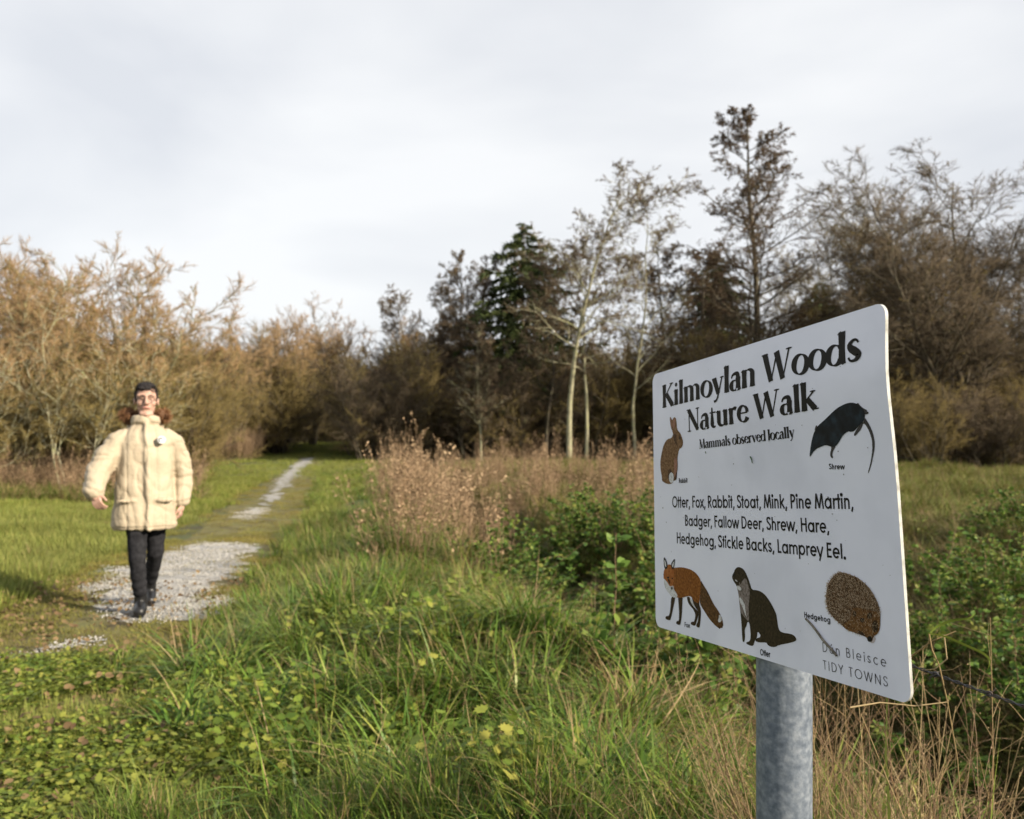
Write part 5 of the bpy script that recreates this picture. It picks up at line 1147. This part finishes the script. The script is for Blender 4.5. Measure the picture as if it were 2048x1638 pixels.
# trunk and limbs under the clothes
bl += balls([(.01, .02, .95, .12), (.01, .01, 1.2, .13), (.02, .02, 1.38, .11)], .4)
bl += balls([(.02, .02, 1.40, .07), (-.19, .0, 1.38, .045), (-.34, -.055, 1.13, .035), (-.338, -.245, .995, .028)], .4) + balls([(.02, .02, 1.40, .07), (.22, .005, 1.38, .045), (.303, .045, 1.1, .035), (.294, .01, .87, .028)], .4)
bl += balls([(-.03, .0, .93, .085), (-.04, -.03, .7, .066), (-.038, -.06, .45, .05), (-.016, .008, .09, .026)], .4) + balls([(.08, .03, .93, .085), (.095, .07, .7, .068), (.095, .09, .48, .05), (.062, .40, .17, .026)], .4)
bl += hand((-.336, -.262, .985), (.30, -.30, -.90), (.6, .8, 0), (.75, -.5, 0), .85)
bl += hand((.290, .005, .865), (-.12, -.12, -1), (-.8, .2, 0), (-.25, -.95, 0), .85)
body = fuse('body', bl, ells, voxel=.0048, mat=M['skin'], parent=man, smooth=2)
# clothes
rings = [(.012, .015, .672, .225, .15), (.012, .012, .70, .247, .172), (.012, .01, .80, .238, .176), (.012, .01, .95, .222, .168), (.014, .01, 1.10, .212, .16), (.017, .01, 1.25, .214, .16), (.02, .01, 1.36, .215, .152), (.022, .015, 1.425, .19, .132), (.024, .02, 1.47, .145, .105), (.025, .02, 1.51, .09, .085)]
sl = balls([(-.125, .0, 1.40, .082), (-.185, -.01, 1.365, .090), (-.262, -.03, 1.25, .096), (-.318, -.06, 1.13, .098), (-.335, -.15, 1.06, .092), (-.335, -.235, 1.00, .078)], .18)
sl += balls([(.17, .0, 1.40, .080), (.235, .01, 1.36, .082), (.285, .03, 1.24, .080), (.305, .05, 1.10, .077), (.303, .03, .96, .072), (.298, .012, .90, .066)], .18)
collar = []
for a in np.linspace(-2.75, 2.75, 34): collar.append((.025 + .088 * math.sin(a), .018 - .092 * math.cos(a), 1.525 + .012 * math.cos(a), .024))
cb_ = []
for k in range(3): cb_ += [np.array((c[0], c[1], c[2] + k * .016, c[3] - .003 * k)) for c in collar]
plk = balls([(.045, -.152, .69, .030), (.042, -.155, .95, .030), (.036, -.15, 1.25, .030), (.03, -.128, 1.40, .028), (.026, -.085, 1.5, .024)], .3)
flaps = [((-.115, -.155, .915), (.085, .018, .022)), ((.155, -.155, .915), (.075, .018, .022))]
def folds(co):
    arm = np.clip((np.abs(co[:, 0] - .005) - .19) / .07, 0, 1)
    rid = lambda f, k, sc: np.clip(1 - np.abs(nz(co * np.array(sc), f, k)) * 3.2, 0, 1) ** 2      # sharp creases
    d = .009 * nz(co, 5) + .0015 * nz(co, 22, 8) - .006 * rid(6, 3, (1, 1, 1))
    d += arm * (.008 * nz(co * np.array([.5, .5, 1.9]), 11, 4) - .010 * rid(6.5, 1, (.5, .5, 1.7)))
    d += (1 - arm) * (.006 * nz(co * np.array([2.2, 1, .35]), 8, 6) - .007 * rid(6, 9, (1.6, 1, .7)) - .005 * np.exp(-((co[:, 0] + .115) / .006) ** 2) - .005 * np.exp(-((co[:, 0] - .165) / .006) ** 2))
    d -= .008 * np.exp(-((co[:, 2] - .70) / .008) ** 2) * (1 - arm)
    return d
fuse('parka', sl + cb_ + plk, flaps, [loft(rings)], voxel=.0085, mat=M['jacket'], parent=man, smooth=3, disp=folds)
tr = balls([(-.03, .0, .93, .11), (-.04, -.03, .7, .086), (-.038, -.07, .45, .068), (-.028, -.04, .28, .060), (-.018, -.015, .19, .057)], .2) + balls([(.08, .03, .93, .11), (.095, .07, .7, .086), (.095, .09, .48, .068), (.078, .25, .33, .060), (.066, .36, .225, .054)], .2)
fuse('trousers', tr, voxel=.008, mat=M['trousers'], parent=man, smooth=2, disp=lambda co: .006 * nz(co * np.array([1, 1, 2]), 9) + .003 * np.sin(co[:, 2] * 80 + 6 * nz(co, 5)) * (co[:, 2] < .3))
for ch in ([(-.013, .0, .20, .046), (-.014, .02, .10, .052), (-.016, .03, .056, .054), (-.018, -.06, .054, .056), (-.020, -.14, .046, .050)], [(.065, .375, .22, .044), (.062, .43, .14, .048), (.06, .40, .08, .05), (.06, .325, .050, .046)]):
    o = fuse('shoe', balls(ch, .2), voxel=.007, mat=M['shoe'], parent=man, smooth=1)
    co = np.zeros(len(o.data.vertices) * 3, np.float32); o.data.vertices.foreach_get('co', co); co = co.reshape(-1, 3); co[:, 2] = np.maximum(co[:, 2], .004); o.data.vertices.foreach_set('co', co.ravel())
# hair: a cap over the skull with a short fringe
rngp = np.random.default_rng(4)
hb = [((HX, .022, 1.752), (.0835, .094, .086)), ((HX, .055, 1.70), (.079, .062, .085)), ((HX - .004, -.01, 1.812), (.070, .086, .034)), ((HX - .012, -.074, 1.793), (.055, .022, .022)), ((HX - .074, .0, 1.735), (.012, .04, .05)), ((HX + .074, .0, 1.735), (.012, .04, .05))]
hair = fuse('hair', [], hb, voxel=.005, mat=M['hair'], parent=man, smooth=1, disp=lambda co: .006 * nz(co * np.array([1, .6, 1]), 55))
n = 1800; pr = nrm(rngp.normal(size=(n, 3))); pr[:, 2] = np.abs(pr[:, 2]) * 1.2 + .12 * (pr[:, 1] < 0) - .15 * (pr[:, 1] > 0); pr = nrm(pr); pos = np.array([HX, .012, 1.757]) + pr * np.array([.079, .094, .082])
fr = pos[:, 1] < -.03; dv = pr * .7 + np.where(fr[:, None], np.array([0, -.5, -.75]), np.array([0, .1, -.3])) + rngp.normal(0, .35, (n, 3))
V, F = place(np.array([(-.05, 0, 0), (.05, 0, 0), (0, 1, 0)]), np.array([(0, 1, 2)]), pos, frames(dv, rngp), rngp.uniform(.015, .032, n))
link('hair_strands', MB().add(V, F).mesh('hair_strands', [M['hair']]), hair)['kind'] = 'stuff'
# fur trimmed hood lying on the shoulders
hoodb = []
for a in np.linspace(-2.1, 2.1, 40): hoodb.append(((.022 + .138 * math.sin(a)), .085 + .05 * math.cos(a), 1.58 - .02 * math.cos(a), .040))
fuse('hood', [], [((.022, .13, 1.49), (.15, .06, .09))], voxel=.008, mat=M['jacket'], parent=man)
fuse('hood_roll', hoodb, [], voxel=.008, mat=M['fur_base'], parent=man)
hp = np.array(hoodb); n = 5200; i = rngp.integers(0, len(hp), n); dv = rngp.normal(size=(n, 3)); dv = nrm(dv); pos = hp[i, :3] + dv * .030; dv = dv + rngp.normal(0, .35, dv.shape)
V, F = place(np.array([(-.06, 0, 0), (.06, 0, 0), (0, 1, 0)]), np.array([(0, 1, 2)]), pos, frames(dv, rngp), rngp.uniform(.03, .06, n))
link('fur_trim', MB().add(V, F).mesh('fur_trim', [M['fur']]), man)['kind'] = 'stuff'
# glasses, eyes, lips, brows
b = MB()
for sx in (-1, 1):
    a = np.linspace(0, 2 * math.pi, 25); ring = np.stack([HX + sx * .033 + .026 * np.cos(a), np.full_like(a, -.106) + .004 * np.abs(np.cos(a)), 1.704 + .019 * np.sin(a)], -1); V, F = tubes(ring[None], .0019, .0019, 5); b.add(V, F)
    V, F = tubes(np.array([[(HX + sx * .058, -.10, 1.710), (HX + sx * .079, -.06, 1.710), (HX + sx * .084, .005, 1.705)]]), .0018, .0018, 5); b.add(V, F)
V, F = tubes(np.array([[(HX - .008, -.108, 1.708), (HX, -.112, 1.711), (HX + .008, -.108, 1.708)]]), .0019, .0019, 5); b.add(V, F)
link('glasses', b.mesh('glasses', [M['glass_frame']]), man)
for sx in (-1, 1):
    link('eye', MB().add(SPV * np.array([.008, .005, .0038]) + np.array([HX + sx * .032, -.0835, 1.703]), SPF).mesh('eye', [M['eye']]), man)
    V, F = tubes(np.array([[(HX + sx * .012, -.102, 1.733), (HX + sx * .035, -.097, 1.738), (HX + sx * .056, -.085, 1.732)]]), .0035, .002, 6); link('eyebrow', MB().add(V, F).mesh('eyebrow', [M['hair']]), man)
V, F = tubes(np.array([[(HX - .024, -.092, 1.639), (HX - .008, -.103, 1.640), (HX + .008, -.103, 1.640), (HX + .024, -.092, 1.639)]]), .0055, .0055, 6); link('lips', MB().add(V, F).mesh('lips', [M['lip']]), man)
# badge on the chest, watch, seams of the placket
bc = np.array([(320 - 285) * .00397, -.172, CAMZ - (883 - HOR) * .00397])
def disc(c, r, mat, y): 
    a = np.linspace(0, 2 * math.pi, 28, endpoint=False); V = np.concatenate([np.stack([c[0] + r * np.cos(a), np.full(28, y), c[2] + r * np.sin(a)], -1), np.stack([c[0] + r * np.cos(a), np.full(28, y + .03), c[2] + r * np.sin(a)], -1), [[c[0], y, c[2]]]]); i = np.arange(28); j = (i + 1) % 28
    return MB().add(V, np.concatenate([np.stack([i, j, np.full(28, 56)], 1), np.stack([i, i + 28, j + 28], 1), np.stack([i, j + 28, j], 1)])).mesh('badge', [mat], smooth=False)
bd = link('badge', disc(bc, .031, M['badge_white'], bc[1]), man)
a = np.linspace(.5, 4.6, 20); arcp = np.stack([bc[0] - .008 + .013 * np.cos(a), np.full(20, bc[1] - .002), bc[2] + .013 * np.sin(a)], -1); V, F = tubes(arcp[None], .0035, .0035, 5); link('emblem', MB().add(V, F).mesh('emblem', [M['badge_dark']]), bd)
a = np.linspace(0, 2 * math.pi, 25); wd = nrm(np.array([[.22, -.42, -.88]]))[0]; e1 = nrm(np.cross(wd, [0, 0, 1.])[None])[0]; e2 = np.cross(wd, e1); wc = np.array([-.337, -.255, .99])
V, F = tubes((wc + .031 * (np.cos(a)[:, None] * e1 + np.sin(a)[:, None] * e2))[None], .007, .007, 6); link('watch', MB().add(V, F).mesh('watch', [M['watch']]), man)
